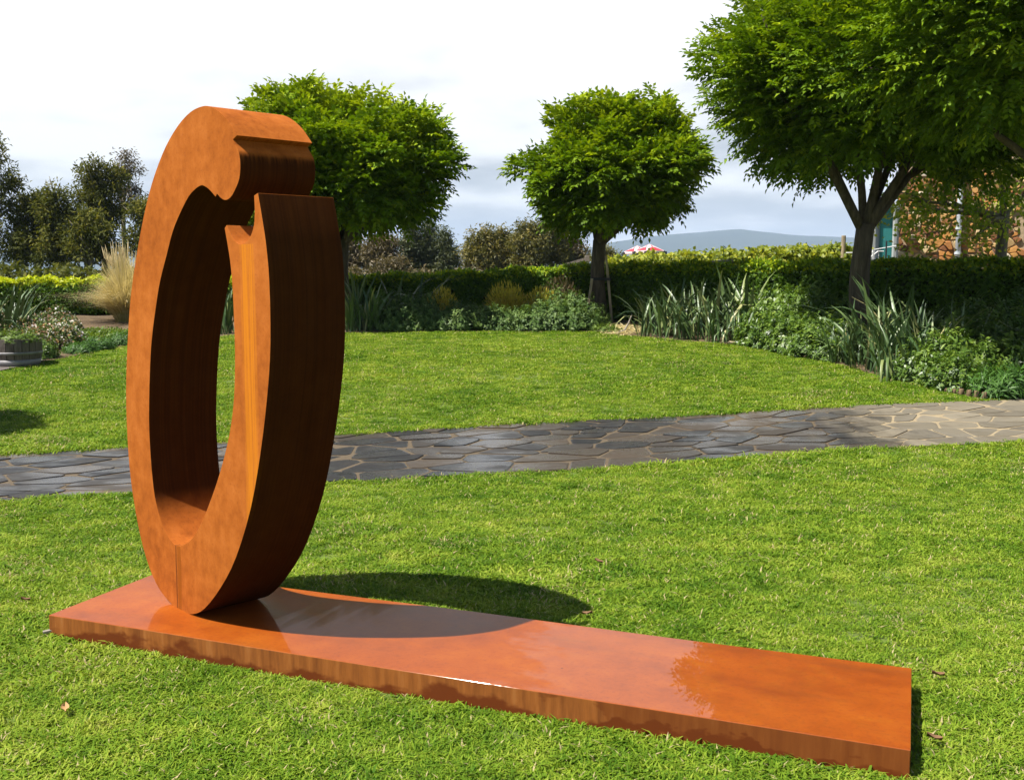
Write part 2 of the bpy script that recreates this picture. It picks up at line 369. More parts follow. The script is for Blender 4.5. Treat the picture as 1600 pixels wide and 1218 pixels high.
dead = t.step(t.math('ADD', a.outputs['Fac'], t.step(t.noise(t.wpos(), 1.6, 3), 0.52, 0.72, 0.0, 0.16)), 0.965, 0.985)
col = t.mix(dead, col, (0.46, 0.38, 0.20))
t.set(Base_Color=col, Roughness=0.6, Specular_IOR_Level=0.1)
tr = t.n('ShaderNodeBsdfTranslucent'); t.l(t.mix(1.0, col, (1.35, 1.35, 0.7), 'MULTIPLY'), tr.inputs[0]); ms = t.n('ShaderNodeMixShader'); ms.inputs[0].default_value = 0.3
t.l(t.p.outputs[0], ms.inputs[1]); t.l(tr.outputs[0], ms.inputs[2]); t.l(ms.outputs[0], t.out.inputs[0])
M['grass'] = t.m
t = MT('forest_hill'); nz = t.noise(t.wpos(), 0.006, 8, 0.65)
t.set(Base_Color=t.ramp(nz, [(0.35, (0.010, 0.017, 0.013)), (0.65, (0.024, 0.034, 0.022))]), Roughness=1.0, Specular_IOR_Level=0.0)
M['hill'] = t.m

# ------------------------------------------------------------------ ground, hills
xs = np.unique(np.concatenate([np.linspace(-40, 40, 81), np.sign(np.linspace(-1, 1, 61)) * 40 * (6500 / 40) ** np.abs(np.linspace(-1, 1, 61))]))
ys = np.unique(np.concatenate([np.linspace(-8, 46, 109), np.geomspace(46, 6500, 60), -np.geomspace(8, 2000, 24)]))
X, Y = np.meshgrid(xs, ys)
Z = zt(Y)
nx, ny = len(xs), len(ys)
idx = np.arange(nx * ny).reshape(ny, nx)
fc = np.stack([idx[:-1, :-1], idx[:-1, 1:], idx[1:, 1:], idx[1:, :-1]], -1).reshape(-1, 4)
gme = bpy.data.meshes.new('ground'); gme.from_pydata(np.stack([X, Y, Z], -1).reshape(-1, 3).tolist(), [], fc.tolist()); gme.materials.append(M['ground'])
tag(link('ground', gme), 'turf covered ground sheet', None, kind='structure')

def fbm(x, seed, octs=6):
    r_ = np.random.default_rng(seed); out = np.zeros_like(x)
    for k in range(octs): out += np.sin(x * 2 ** k * (1 + 0.3 * r_.random()) + r_.random() * 7) / 1.75 ** k
    return out
def hills(name, d0, prof, depth, seed, label):
    px = np.linspace(-900, 2600, 260)
    yy = np.interp(px, [p[0] for p in prof], [p[1] for p in prof]) + fbm(px / 130, seed) * 1.1
    mb = []; n = len(px)
    for k, fr in enumerate(np.linspace(-1, 1, 17)):
        d = d0 + fr * depth; h = (1 - abs(fr) ** 1.5)
        topz = CAM_H + (YH - yy) * d0 / FPX
        rel = (fbm(px / 60 + k * 1.3, seed + k) * 6) * (1 - abs(fr)) * abs(fr) * 4
        mb.append(np.stack([(px - 800) / FPX * d0 * (1 + fr * 0.1), np.full(n, d), -4 + (topz + 4) * h + rel * h], -1))
    v = np.concatenate(mb); ii = np.arange(17 * n).reshape(17, n)
    f = np.stack([ii[:-1, :-1], ii[:-1, 1:], ii[1:, 1:], ii[1:, :-1]], -1).reshape(-1, 4)
    me = bpy.data.meshes.new(name); me.from_pydata(v.tolist(), [], f.tolist()); me.materials.append(M['hill'])
    me.polygons.foreach_set('use_smooth', [True] * len(me.polygons))
    return tag(link(name, me), label, None, kind='structure')
hills('hills', 4600, [(-900, 395), (100, 392), (500, 398), (800, 404), (900, 391), (960, 378), (1020, 371), (1100, 364), (1150, 359), (1190, 364), (1240, 370), (1330, 373), (1450, 372), (1700, 366), (2600, 385)], 1100, 3, 'long forested ridge fading into blue haze')

# ------------------------------------------------------------------ path edges, lawn edge, sculpture frame
def dens(pts, step=0.25):
    out = []
    for a, b in zip(pts[:-1], pts[1:]):
        k = max(1, int((b - a).length / step))
        for i in range(k): out.append(a.lerp(b, i / k))
    out.append(pts[-1]); return out
far_px = [(-420, 738), (-200, 724), (0, 712), (200, 700), (520, 682), (800, 664), (1040, 652), (1300, 637), (1540, 626), (1800, 613), (2050, 601)]
near_px = [(-420, 812), (-200, 798), (0, 786), (200, 773), (510, 755), (700, 746), (1000, 729), (1300, 704), (1600, 691), (1800, 682), (2050, 671)]
path_far = [at(*p) for p in far_px]; path_near = [at(*p) for p in near_px]
pfx = np.array([p.x for p in path_far]); pfy = np.array([p.y for p in path_far]); pnx = np.array([p.x for p in path_near]); pny = np.array([p.y for p in path_near])
edge_px = [(-420, 672), (-220, 622), (0, 581), (60, 568), (100, 560), (200, 540), (380, 524), (540, 520), (800, 518), (920, 519), (960, 524), (1050, 532), (1150, 541), (1210, 548), (1270, 561), (1320, 573), (1380, 590), (1450, 606), (1540, 625)]
edge = [at(*p) for p in edge_px]
ex = np.array([-15.0] + [p.x for p in edge[1:]]); ey = np.array([9.0] + [p.y for p in edge[1:]])
ex = np.append(ex, [ex[-1] + 0.02, 14.0]); ey = np.append(ey, [np.interp(ex[-1], pfx, pfy), np.interp(14, pfx, pfy)])
# base plate: measured corners
PL, PW, PT = 3.47, 0.71, 0.10
A = Vector((-2.0, 4.285, 0)); Dc = Vector((1.225, 3.02, 0))
pdir = (Dc - A).normalized(); pnor = Vector((-pdir.y, pdir.x, 0)); prz = math.atan2(pdir.y, pdir.x)

# flower bed sheet behind the lawn
bx = np.unique(np.concatenate([np.linspace(ex[0], 14, 120), ex]))
be = np.interp(bx, ex, ey); jn = 30
bv = []; 
for j in range(jn + 1):
    yy = be + (27 - be) * (j / jn); bv.append(np.stack([bx, yy, zt(yy) + 0.012], -1))
bi = np.arange(len(bx) * (jn + 1)).reshape(jn + 1, -1)
bm_ = bpy.data.meshes.new('flower_bed'); bm_.from_pydata(np.concatenate(bv).tolist(), [], np.stack([bi[:-1, :-1], bi[:-1, 1:], bi[1:, 1:], bi[1:, :-1]], -1).reshape(-1, 4).tolist())
bm_.materials.append(M['mulch']); tag(link('flower_bed', bm_), 'mulched flower bed behind the lawn', None, kind='structure')

# path: mortar sheet with the paving stones as its parts
mb = MB(); pf = dens(path_far, 0.4); n = len(pf)
pxs = np.linspace(-5.6, 10.5, 60); rows = 8; V = []
for j in range(rows + 1):
    yy = np.interp(pxs, pnx, pny) * (1 - j / rows) + np.interp(pxs, pfx, pfy) * (j / rows)
    V.append(np.stack([pxs, yy, zt(yy) + 0.008], -1))
ii = np.arange(60 * (rows + 1)).reshape(rows + 1, 60)
pme = bpy.data.meshes.new('path'); pme.from_pydata(np.concatenate(V).tolist(), [], np.stack([ii[:-1, :-1], ii[:-1, 1:], ii[1:, 1:], ii[1:, :-1]], -1).reshape(-1, 4).tolist())
pme.materials.append(M['pathmortar'])
path = tag(link('path', pme), 'crazy paving path of dark wet slate set in tan mortar', None, kind='structure')

def clip(poly, p, nrm_):
    out = []
    for i in range(len(poly)):
        a, b = poly[i], poly[(i + 1) % len(poly)]
        da, db = (a - p).dot(nrm_), (b - p).dot(nrm_)
        if da <= 0: out.append(a)
        if da * db < 0: out.append(a.lerp(b, da / (da - db)))
    return out
def cells(w, h, n, asp, seed, gap, amin=0.0):
    """irregular stones: Voronoi cells in a w by h strip, each shrunk by its joint"""
    r_ = random.Random(seed)
    pts = []; tries = 0; dmin = 0.62 * math.sqrt(w / asp * h / n)
    while len(pts) < n and tries < n * 60:
        tries += 1; q = Vector((r_.uniform(0, w / asp), r_.uniform(0, h)))
        if all((q - o).length > dmin * r_.uniform(0.6, 1.15) for o in pts): pts.append(q)
    out = []
    for q in pts:
        poly = [Vector((0, 0)), Vector((w / asp, 0)), Vector((w / asp, h)), Vector((0, h))]
        for o in sorted(pts, key=lambda o: (o - q).length_squared)[1:26]:
            dv = (o - q)
            poly = clip(poly, q + dv * 0.5, dv.normalized())
            if len(poly) < 3: break
        if len(poly) < 3: continue
        poly = [Vector((p.x * asp, p.y)) for p in poly]
        # shrink: move each edge in
        P2 = list(poly); g = gap * r_.uniform(0.6, 1.7)
        for i in range(len(poly)):
            a, b = poly[i], poly[(i + 1) % len(poly)]
            e = b - a
            if e.length < 1e-4: continue
            nn = Vector((e.y, -e.x)).normalized()
            P2 = clip(P2, a - nn * (g * r_.uniform(0.5, 1.5)), nn)
            if len(P2) < 3: break
        if len(P2) < 3: continue
        # weed out near-duplicate corners, knock corners
        P3 = []
        for i in range(len(P2)):
            if (P2[i] - P2[i - 1]).length > 0.025 * (h / 2 + 0.5): P3.append(P2[i])
        if len(P3) < 3 or abs(sum(P3[i - 1].x * P3[i].y - P3[i].x * P3[i - 1].y for i in range(len(P3)))) / 2 < amin: continue
        cen = sum(P3, Vector((0, 0))) / len(P3)
        P4 = []
        for i in range(len(P3)):
            a, b, c_ = P3[i - 1], P3[i], P3[(i + 1) % len(P3)]
            k = r_.uniform(0.06, 0.2)
            P4 += [b.lerp(a, k), b.lerp(c_, k * r_.uniform(0.6, 1.2))]
        out.append(P4)
    return out
L0, L1 = -5.4, 10.3
count = 0
for poly in cells(L1 - L0, 2.0, 290, 1.55, 5, 0.010, 0.022):
    def wp(p, z, k=1.0, c=None):
        q = p if c is None else c + (p - c) * k
        x = L0 + q.x; f = min(max(q.y / 2.0, 0.0), 1.0)
        yn, yf = np.interp(x, pnx, pny), np.interp(x, pfx, pfy); y = yn * (1 - f) + yf * f
        return Vector((x, y, float(zt(y)) + z))
    c_ = sum(poly, Vector((0, 0))) / len(poly)
    top = 0.013 + random.uniform(-0.004, 0.006); tx, ty = random.uniform(-.012, .012), random.uniform(-.012, .012)
    m = MB(); k = len(poly)
    ring0 = [wp(p, 0.0) for p in poly]; ring1 = [wp(p, top - 0.0025 + tx * (p.x - c_.x) + ty * (p.y - c_.y)) for p in poly]
    ring2 = [wp(p, top + tx * (p.x - c_.x) + ty * (p.y - c_.y), 0.945, c_) for p in poly]
    m.v = [tuple(v) for v in ring0 + ring1 + ring2]
    for a in (0, 1):
        for i in range(k): m.f.append((a * k + i, a * k + (i + 1) % k, (a + 1) * k + (i + 1) % k, (a + 1) * k + i))
    m.f.append(tuple(2 * k + i for i in range(k)))
    m.build('paving_stone', M['paver'], path); count += 1
print('pavers', count)

# ------------------------------------------------------------------ the sculpture
PHI = R(47.0)
axis = Vector((math.sin(PHI), math.cos(PHI), 0)); uvec = Vector((axis.y, -axis.x, 0))
def gplane(px, py, z):
    r = ray(px, py); k = (z - CAM_H) / r[2]; return Vector((r[0] * k, r[1] * k, z))
RB = gplane(300, 961, PT)
def onface(px, py):
    r = Vector(ray(px, py)); o = Vector((0, 0, CAM_H)); k = (RB - o).dot(axis) / r.dot(axis)
    p = o + r * k - RB
    return Vector((p.dot(uvec), p.z))
# (points, corner) runs of the outline measured on the front face
runs = [
 [(370.5,214),(356,191),(341,176),(328,169),(316,168.5),(298,177),(278.5,198),(259,231),(242,274),(229,320),(216,385),(204.6,461),(199,543),(197,615),(199,684),(204.5,752),(216,823),(229,875),(244,913),(263,940),(283,956),(301,961),(320,952),(346,918),(369,872),(391.6,797),(407,710),(418,616),(422.5,540),(421,446),(416,386),(409.5,342),(403,304)],
 [(403,304),(397,308)],
 [(397,308),(398,334),(396.7,354),(392,370),(385,380),(375.4,384),(367,379),(360,368),(354,354)],
 [(354,354),(351,359)],
 [(351,359),(357,393),(361.6,429),(364.6,478),(367,550),(366,616),(361,665),(353.8,702),(342.5,744),(331,778),(316,816),(301,842),(288,852),(276,854),(265,844),(253.7,821),(244,787),(238.6,752),(234,691),(233,634),(236,545),(244,478),(250.6,439),(260.5,400),(270,363.5),(282,334),(295,309),(306,297),(314.6,292),(321,294),(328,299.5),(337,310)],
 [(337,310),(339,305)],
 [(339,305),(346,312.5),(352.5,315),(360,311),(367,299.5),(374,281),(375.5,258),(373,240),(366.5,227)],
 [(366.5,227),(364,220.5)],
 [(364,220.5),(370.5,214)],
]
def catmull(P, k=4):
    out = []
    for i in range(len(P) - 1):
        p0 = P[i - 1] if i else P[0] * 2 - P[1]; p1, p2 = P[i], P[i + 1]; p3 = P[i + 2] if i + 2 < len(P) else P[-1] * 2 - P[-2]
        for j in range(k):
            s = j / k
            out.append(0.5 * ((2 * p1) + (p2 - p0) * s + (2 * p0 - 5 * p1 + 4 * p2 - p3) * s * s + (3 * p1 - p0 - 3 * p2 + p3) * s ** 3))
    return out
outline = []
for r_ in runs:
    P = [onface(*q) for q in r_]
    outline += catmull(P, 3) if len(P) > 2 else [P[0]]
zmin = min(p.y for p in outline)
RD = 0.325
k = len(outline)
bm = bmesh.new()
f0 = [bm.verts.new((p.x, 0, p.y - zmin)) for p in outline]; f1 = [bm.verts.new((p.x, RD, p.y - zmin)) for p in outline]
bm.faces.new(f0); bm.faces.new(f1[::-1])
for i in range(k):
    j = (i + 1) % k
    fa = bm.faces.new((f0[j], f0[i], f1[i], f1[j])); fa.smooth = True
bmesh.ops.recalc_face_normals(bm, faces=bm.faces[:])
for e in bm.edges:
    if e.calc_face_angle(0) > R(28): e.smooth = False
bmesh.ops.triangulate(bm, faces=[f for f in bm.faces if len(f.verts) > 4])
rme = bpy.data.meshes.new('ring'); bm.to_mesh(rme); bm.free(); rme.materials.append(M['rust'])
sculpture = empty('sculpture', A, prz)
tag(sculpture, 'rusted steel open ring sculpture standing on a long flat plate', 'sculpture')
ring = link('ring', rme, sculpture)
bpy.context.view_layer.update()
ring.matrix_parent_inverse = sculpture.matrix_world.inverted()
ring.location = (RB.x, RB.y, PT - 0.006); ring.rotation_euler = (0, 0, math.atan2(uvec.y, uvec.x))
bv_ = ring.modifiers.new('bevel', 'BEVEL'); bv_.width = 0.0035; bv_.segments = 2; bv_.limit_method = 'ANGLE'; bv_.angle_limit = R(35)
ring['label'] = 'upright open steel ring with rounded head above a notch'
# runoff stains on the ring: under the notch and under the inner low point
t = RUST['t']; base = RUST['base']; xw = RUST['xw']; sx = RUST['sx']
un = onface(381, 384); ub = onface(279, 854)
streak = t.noise(t.co('Object', (120, 1, 1.2)), 1.0, 3)
def band(c, w, z1):
    d_ = t.math('ABSOLUTE', t.math('SUBTRACT', xw, c))
    return t.math('MULTIPLY', t.math('SUBTRACT', 1.0, t.step(d_, w * 0.6, w)), t.math('MULTIPLY', t.math('LESS_THAN', sx.outputs[2], z1), t.math('LESS_THAN', sx.outputs[1], 0.02)))
s1 = t.math('MULTIPLY', band(un.x + 0.02, 0.062, un.y - zmin), t.step(streak, 0.38, 0.58, 0.25, 1.0))
col = t.mix(s1, base, (0.50, 0.160, 0.012))
s2 = band(ub.x - 0.006, 0.022, ub.y - zmin)
col = t.mix(t.math('MULTIPLY', s2, 0.7), col, (0.22, 0.06, 0.006))
s3 = band(ub.x - 0.034, 0.006, ub.y - zmin)
col = t.mix(t.math('MULTIPLY', s3, 0.7), col, (0.07, 0.02, 0.006))
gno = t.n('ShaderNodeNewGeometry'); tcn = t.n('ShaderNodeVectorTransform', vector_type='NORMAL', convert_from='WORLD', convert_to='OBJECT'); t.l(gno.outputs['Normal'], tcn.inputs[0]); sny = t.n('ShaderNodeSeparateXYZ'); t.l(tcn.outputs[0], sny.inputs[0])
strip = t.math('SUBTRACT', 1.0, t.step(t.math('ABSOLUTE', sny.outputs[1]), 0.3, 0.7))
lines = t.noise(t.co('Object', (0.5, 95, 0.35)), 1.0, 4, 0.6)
# shade painted into the rolled strip's colour, faintly streaked, left off up-facing parts
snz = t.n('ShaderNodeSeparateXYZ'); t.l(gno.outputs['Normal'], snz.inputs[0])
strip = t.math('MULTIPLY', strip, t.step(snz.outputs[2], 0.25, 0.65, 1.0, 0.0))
darkened = t.step(t.math('ADD', sx.outputs[2], t.math('MULTIPLY', t.math('SUBTRACT', lines, 0.5), 0.12)), 1.88, 2.0, 1.0, 0.0)
col = t.mix(t.math('MULTIPLY', t.math('MULTIPLY', strip, darkened), t.step(lines, 0.30, 0.70, 0.95, 0.885)), col, (0.022, 0.0070, 0.0022))
blem = t.n('ShaderNodeTexVoronoi'); t.l(t.co('Object', (1.9, 1.9, 0.8)), blem.inputs[0]); blem.inputs['Scale'].default_value = 3.2
col = t.mix(t.math('MULTIPLY', t.math('SUBTRACT', 1.0, t.step(blem.outputs['Distance'], 0.022, 0.05)), 0.75), col, (0.07, 0.02, 0.008))
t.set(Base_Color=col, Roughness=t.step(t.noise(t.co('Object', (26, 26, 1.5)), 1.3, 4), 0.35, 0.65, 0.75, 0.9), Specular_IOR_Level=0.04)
t.bump(t.noise(t.co('Object'), 120, 3), 0.05, 0.002)
# base plate
bm = bmesh.new(); bmesh.ops.create_cube(bm, size=1)
bmesh.ops.scale(bm, vec=(PL, PW, PT + 0.03), verts=bm.verts[:]); bmesh.ops.translate(bm, vec=(PL / 2, PW / 2, PT / 2 - 0.015), verts=bm.verts[:])
bmesh.ops.subdivide_edges(bm, edges=[e for e in bm.edges if e.calc_length() > 1], cuts=30)
for v in bm.verts:
    if v.co.z > 0.05: v.co.z += 0.0012 * math.sin(v.co.x * 3.1 + v.co.y * 4); v.co.y += 0.0012 * math.sin(v.co.x * 4.3)
bmesh.ops.bevel(bm, geom=[e for e in bm.edges if e.calc_face_angle(0) > 1], offset=0.0032, segments=3, affect='EDGES', profile=0.5)
pme_ = bpy.data.meshes.new('base_plate'); bm.to_mesh(pme_); bm.free(); pme_.materials.append(M['plate'])
pl = link('base_plate', pme_, sculpture); pl['label'] = 'long wet rusted steel base plate lying on the lawn'

# ------------------------------------------------------------------ lawn (one mass of grass blades)
src = bpy.data.collections.new('grass_tufts')
def tuft(name, nb, rad, hmin, hmax, wid, spread):
    v, f, tn = [], [], []
    for _ in range(nb):
        a = random.uniform(0, 6.283); r = rad * math.sqrt(random.random()); x, y = r * math.cos(a), r * math.sin(a)
        h = random.uniform(hmin, hmax); b = random.uniform(0, 6.283); lean = random.uniform(0.15, spread) * h; w = wid * random.uniform(0.7, 1.3)
        dx, dy = math.cos(b), math.sin(b); sxx, syy = -dy * w / 2, dx * w / 2; o = len(v)
        for q, (fr, ww) in enumerate(((0, 1), (0.55, 0.85))):
            cx, cy, cz = x + dx * lean * fr ** 1.8, y + dy * lean * fr ** 1.8, h * fr * (1 - 0.15 * fr)
            v += [(cx - sxx * ww, cy - syy * ww, cz), (cx + sxx * ww, cy + syy * ww, cz)]
        v.append((x + dx * lean, y + dy * lean, h * (0.85 - 0.25 * random.random())))
        f += [(o, o + 1, o + 3, o + 2), (o + 2, o + 3, o + 4)]; tn += [random.random()] * 5
    me = bpy.data.meshes.new(name); me.from_pydata(v, [], f)
    at_ = me.attributes.new('tint', 'FLOAT', 'POINT'); at_.data.foreach_set('value', tn); me.materials.append(M['grass'])
    src.objects.link(bpy.data.objects.new(name, me))
for i in range(8): tuft('grass_tuft_%d' % i, 34, 0.052, 0.008, 0.023, 0.0052, 2.1)
def scatter(y0, y1, dn):
    xm = 0.56 * y1 + 1.6; n_ = int(2 * xm * (y1 - y0) * dn)
    return np.stack([rng.uniform(-xm, xm, n_), rng.uniform(y0, y1, n_)], -1)
P = [scatter(1.6, 3.2, 1300), scatter(3.2, 5, 1200), scatter(5, 8, 800), scatter(8, 12, 480), scatter(12, 21, 300)]
S = [np.full(len(p), s) for p, s in zip(P, (1.0, 1.0, 1.15, 1.35, 1.6))]
P = np.concatenate(P); S = np.concatenate(S)
x, y = P[:, 0], P[:, 1]
yn, yf = np.interp(x, pnx, pny), np.interp(x, pfx, pfy)
keep = ~((y > yn + 0.01) & (y < yf - 0.01)) & (y < np.interp(x, ex, ey))
q = P - np.array([A.x, A.y]); pu = q @ np.array([pdir.x, pdir.y]); pv = q @ np.array([pnor.x, pnor.y])
keep &= ~((pu > -0.012) & (pu < PL + 0.012) & (pv > -0.012) & (pv < PW + 0.012))
P, S = P[keep], S[keep]; x, y = P[:, 0], P[:, 1]; n_ = len(P)
# worn spots and lush patches change the blade length
lush = 1 + 0.28 * np.sin(x * 1.7 + 2 * np.sin(y * 0.9)) * np.sin(y * 2.1 + 1.3 * np.sin(x * 1.1)) + rng.normal(0, 0.16, n_)
edgey = np.minimum(np.abs(y - np.interp(x, pnx, pny)), np.abs(y - np.interp(x, pfx, pfy)))
S = S * np.clip(lush, 0.55, 1.6) * (1 + 0.35 * np.exp(-edgey / 0.07))
lme = bpy.data.meshes.new('lawn'); lme.from_pydata(np.stack([x, y, zt(y)], -1).tolist(), [], [])
a_ = lme.attributes.new('rot', 'FLOAT_VECTOR', 'POINT'); a_.data.foreach_set('vector', np.stack([rng.normal(0, .08, n_), rng.normal(0, .08, n_), rng.uniform(0, 6.283, n_)], -1).astype(np.float32).reshape(-1))
a_ = lme.attributes.new('scl', 'FLOAT', 'POINT'); a_.data.foreach_set('value', S.astype(np.float32))
a_ = lme.attributes.new('pick', 'INT', 'POINT'); a_.data.foreach_set('value', rng.integers(0, 8, n_).astype(np.int32))
ng = bpy.data.node_groups.new('grass_instances', 'GeometryNodeTree')
ng.interface.new_socket('Geometry', in_out='INPUT', socket_type='NodeSocketGeometry'); ng.interface.new_socket('Geometry', in_out='OUTPUT', socket_type='NodeSocketGeometry')
gi = ng.nodes.new('NodeGroupInput'); go = ng.nodes.new('NodeGroupOutput'); ip = ng.nodes.new('GeometryNodeInstanceOnPoints'); ci = ng.nodes.new('GeometryNodeCollectionInfo')
ci.inputs['Collection'].default_value = src; ci.inputs['Separate Children'].default_value = True; ci.inputs['Reset Children'].default_value = True
def named(nm, ty):
    a = ng.nodes.new('GeometryNodeInputNamedAttribute'); a.data_type = ty; a.inputs[0].default_value = nm; return a.outputs[0]
ng.links.new(gi.outputs[0], ip.inputs['Points']); ng.links.new(ci.outputs[0], ip.inputs['Instance']); ip.inputs['Pick Instance'].default_value = True
ng.links.new(named('pick', 'INT'), ip.inputs['Instance Index']); ng.links.new(named('rot', 'FLOAT_VECTOR'), ip.inputs['Rotation']); ng.links.new(named('scl', 'FLOAT'), ip.inputs['Scale'])
ng.links.new(ip.outputs[0], go.inputs[0])
lawn = tag(link('lawn', lme), 'short mown sunlit lawn grass around the sculpture', 'grass', kind='stuff')
md = lawn.modifiers.new('grass', 'NODES'); md.node_group = ng
lme.materials.append(M['grass'])
print('tufts', n_)

# ------------------------------------------------------------------ mop-top trees
def sprigs(cen, dirn, nleaf, slen, ll, lw, droop=0.35):
    """pinnate leaves: pairs of leaflets along a drooping stalk"""
    n_ = len(cen); dirn = nrm(dirn); up0 = np.array([0, 0, 1.0])
    side = nrm(np.cross(dirn, up0) + 1e-3); upv = np.cross(side, dirn)
    roll = rng.normal(0, 0.35, n_)[:, None]; side, upv = side * np.cos(roll) + upv * np.sin(roll), upv * np.cos(roll) - side * np.sin(roll)
    pos, dd, uu, sz = [], [], [], []
    for k_ in range(nleaf):
        pair = k_ // 2; sg = 1 if k_ % 2 else -1; m = (nleaf + 1) // 2; fr = (pair + 1) / m
        base_ = cen + dirn * (slen * fr)[:, None] - up0 * (slen * droop * fr * fr)[:, None]
        if k_ == nleaf - 1: d_ = dirn - up0 * droop
        else: d_ = side * sg + dirn * 0.55 - up0 * 0.25
        pos.append(base_); dd.append(d_ + rng.normal(0, .18, (n_, 3))); uu.append(upv + rng.normal(0, .25, (n_, 3))); sz.append(0.75 + 0.25 * np.sin(fr * 2.6) + rng.normal(0, .08, n_))
    return np.concatenate(pos), np.concatenate(dd), np.concatenate(uu), np.concatenate(sz)

def limbs(mb, base, fork, r0, tips, bend=0.25, n1=8):
    """tapered trunk with limbs that lead to the given points"""
    b, f = Vector(base), Vector(fork)
    pts = [b.lerp(f, i / 6) + Vector((math.sin(i * 1.3) * r0 * 0.12, math.cos(i * 1.7) * r0 * 0.12, 0)) for i in range(7)]
    mb.tube(pts, [r0 * (1.22 - 0.08 * i) if i < 2 else r0 * (1.08 - 0.035 * i) for i in range(7)], 12, wob=0.05)
    for tp in tips:
        tp = Vector(tp); s = f - Vector((0, 0, r0 * 0.9)); m = s.lerp(tp, 0.45) + Vector((0, 0, (tp - s).length * 0.06)) + Vector((random.uniform(-1, 1), random.uniform(-1, 1), 0)) * (tp - s).length * 0.05
        P_ = []
        for i in range(7):
            q = i / 6; P_.append(s * (1 - q) ** 2 + m * 2 * q * (1 - q) + tp * q * q)
        r1 = r0 * random.uniform(0.42, 0.6)
        mb.tube(P_, [r1 * (1 - 0.13 * i) for i in range(7)], n1, wob=0.04)
        for _ in range(3):
            i = random.randint(2, 5); q = P_[i]; dv = (tp - s).normalized(); e = q + (dv + Vector((random.uniform(-1, 1), random.uniform(-1, 1), random.uniform(-.1, .9)))).normalized() * (tp - s).length * random.uniform(.3, .5)
            mb.tube([q, q.lerp(e, .5) + Vector((0, 0, .03)), e], [r1 * .42, r1 * .3, r1 * .12], 5)

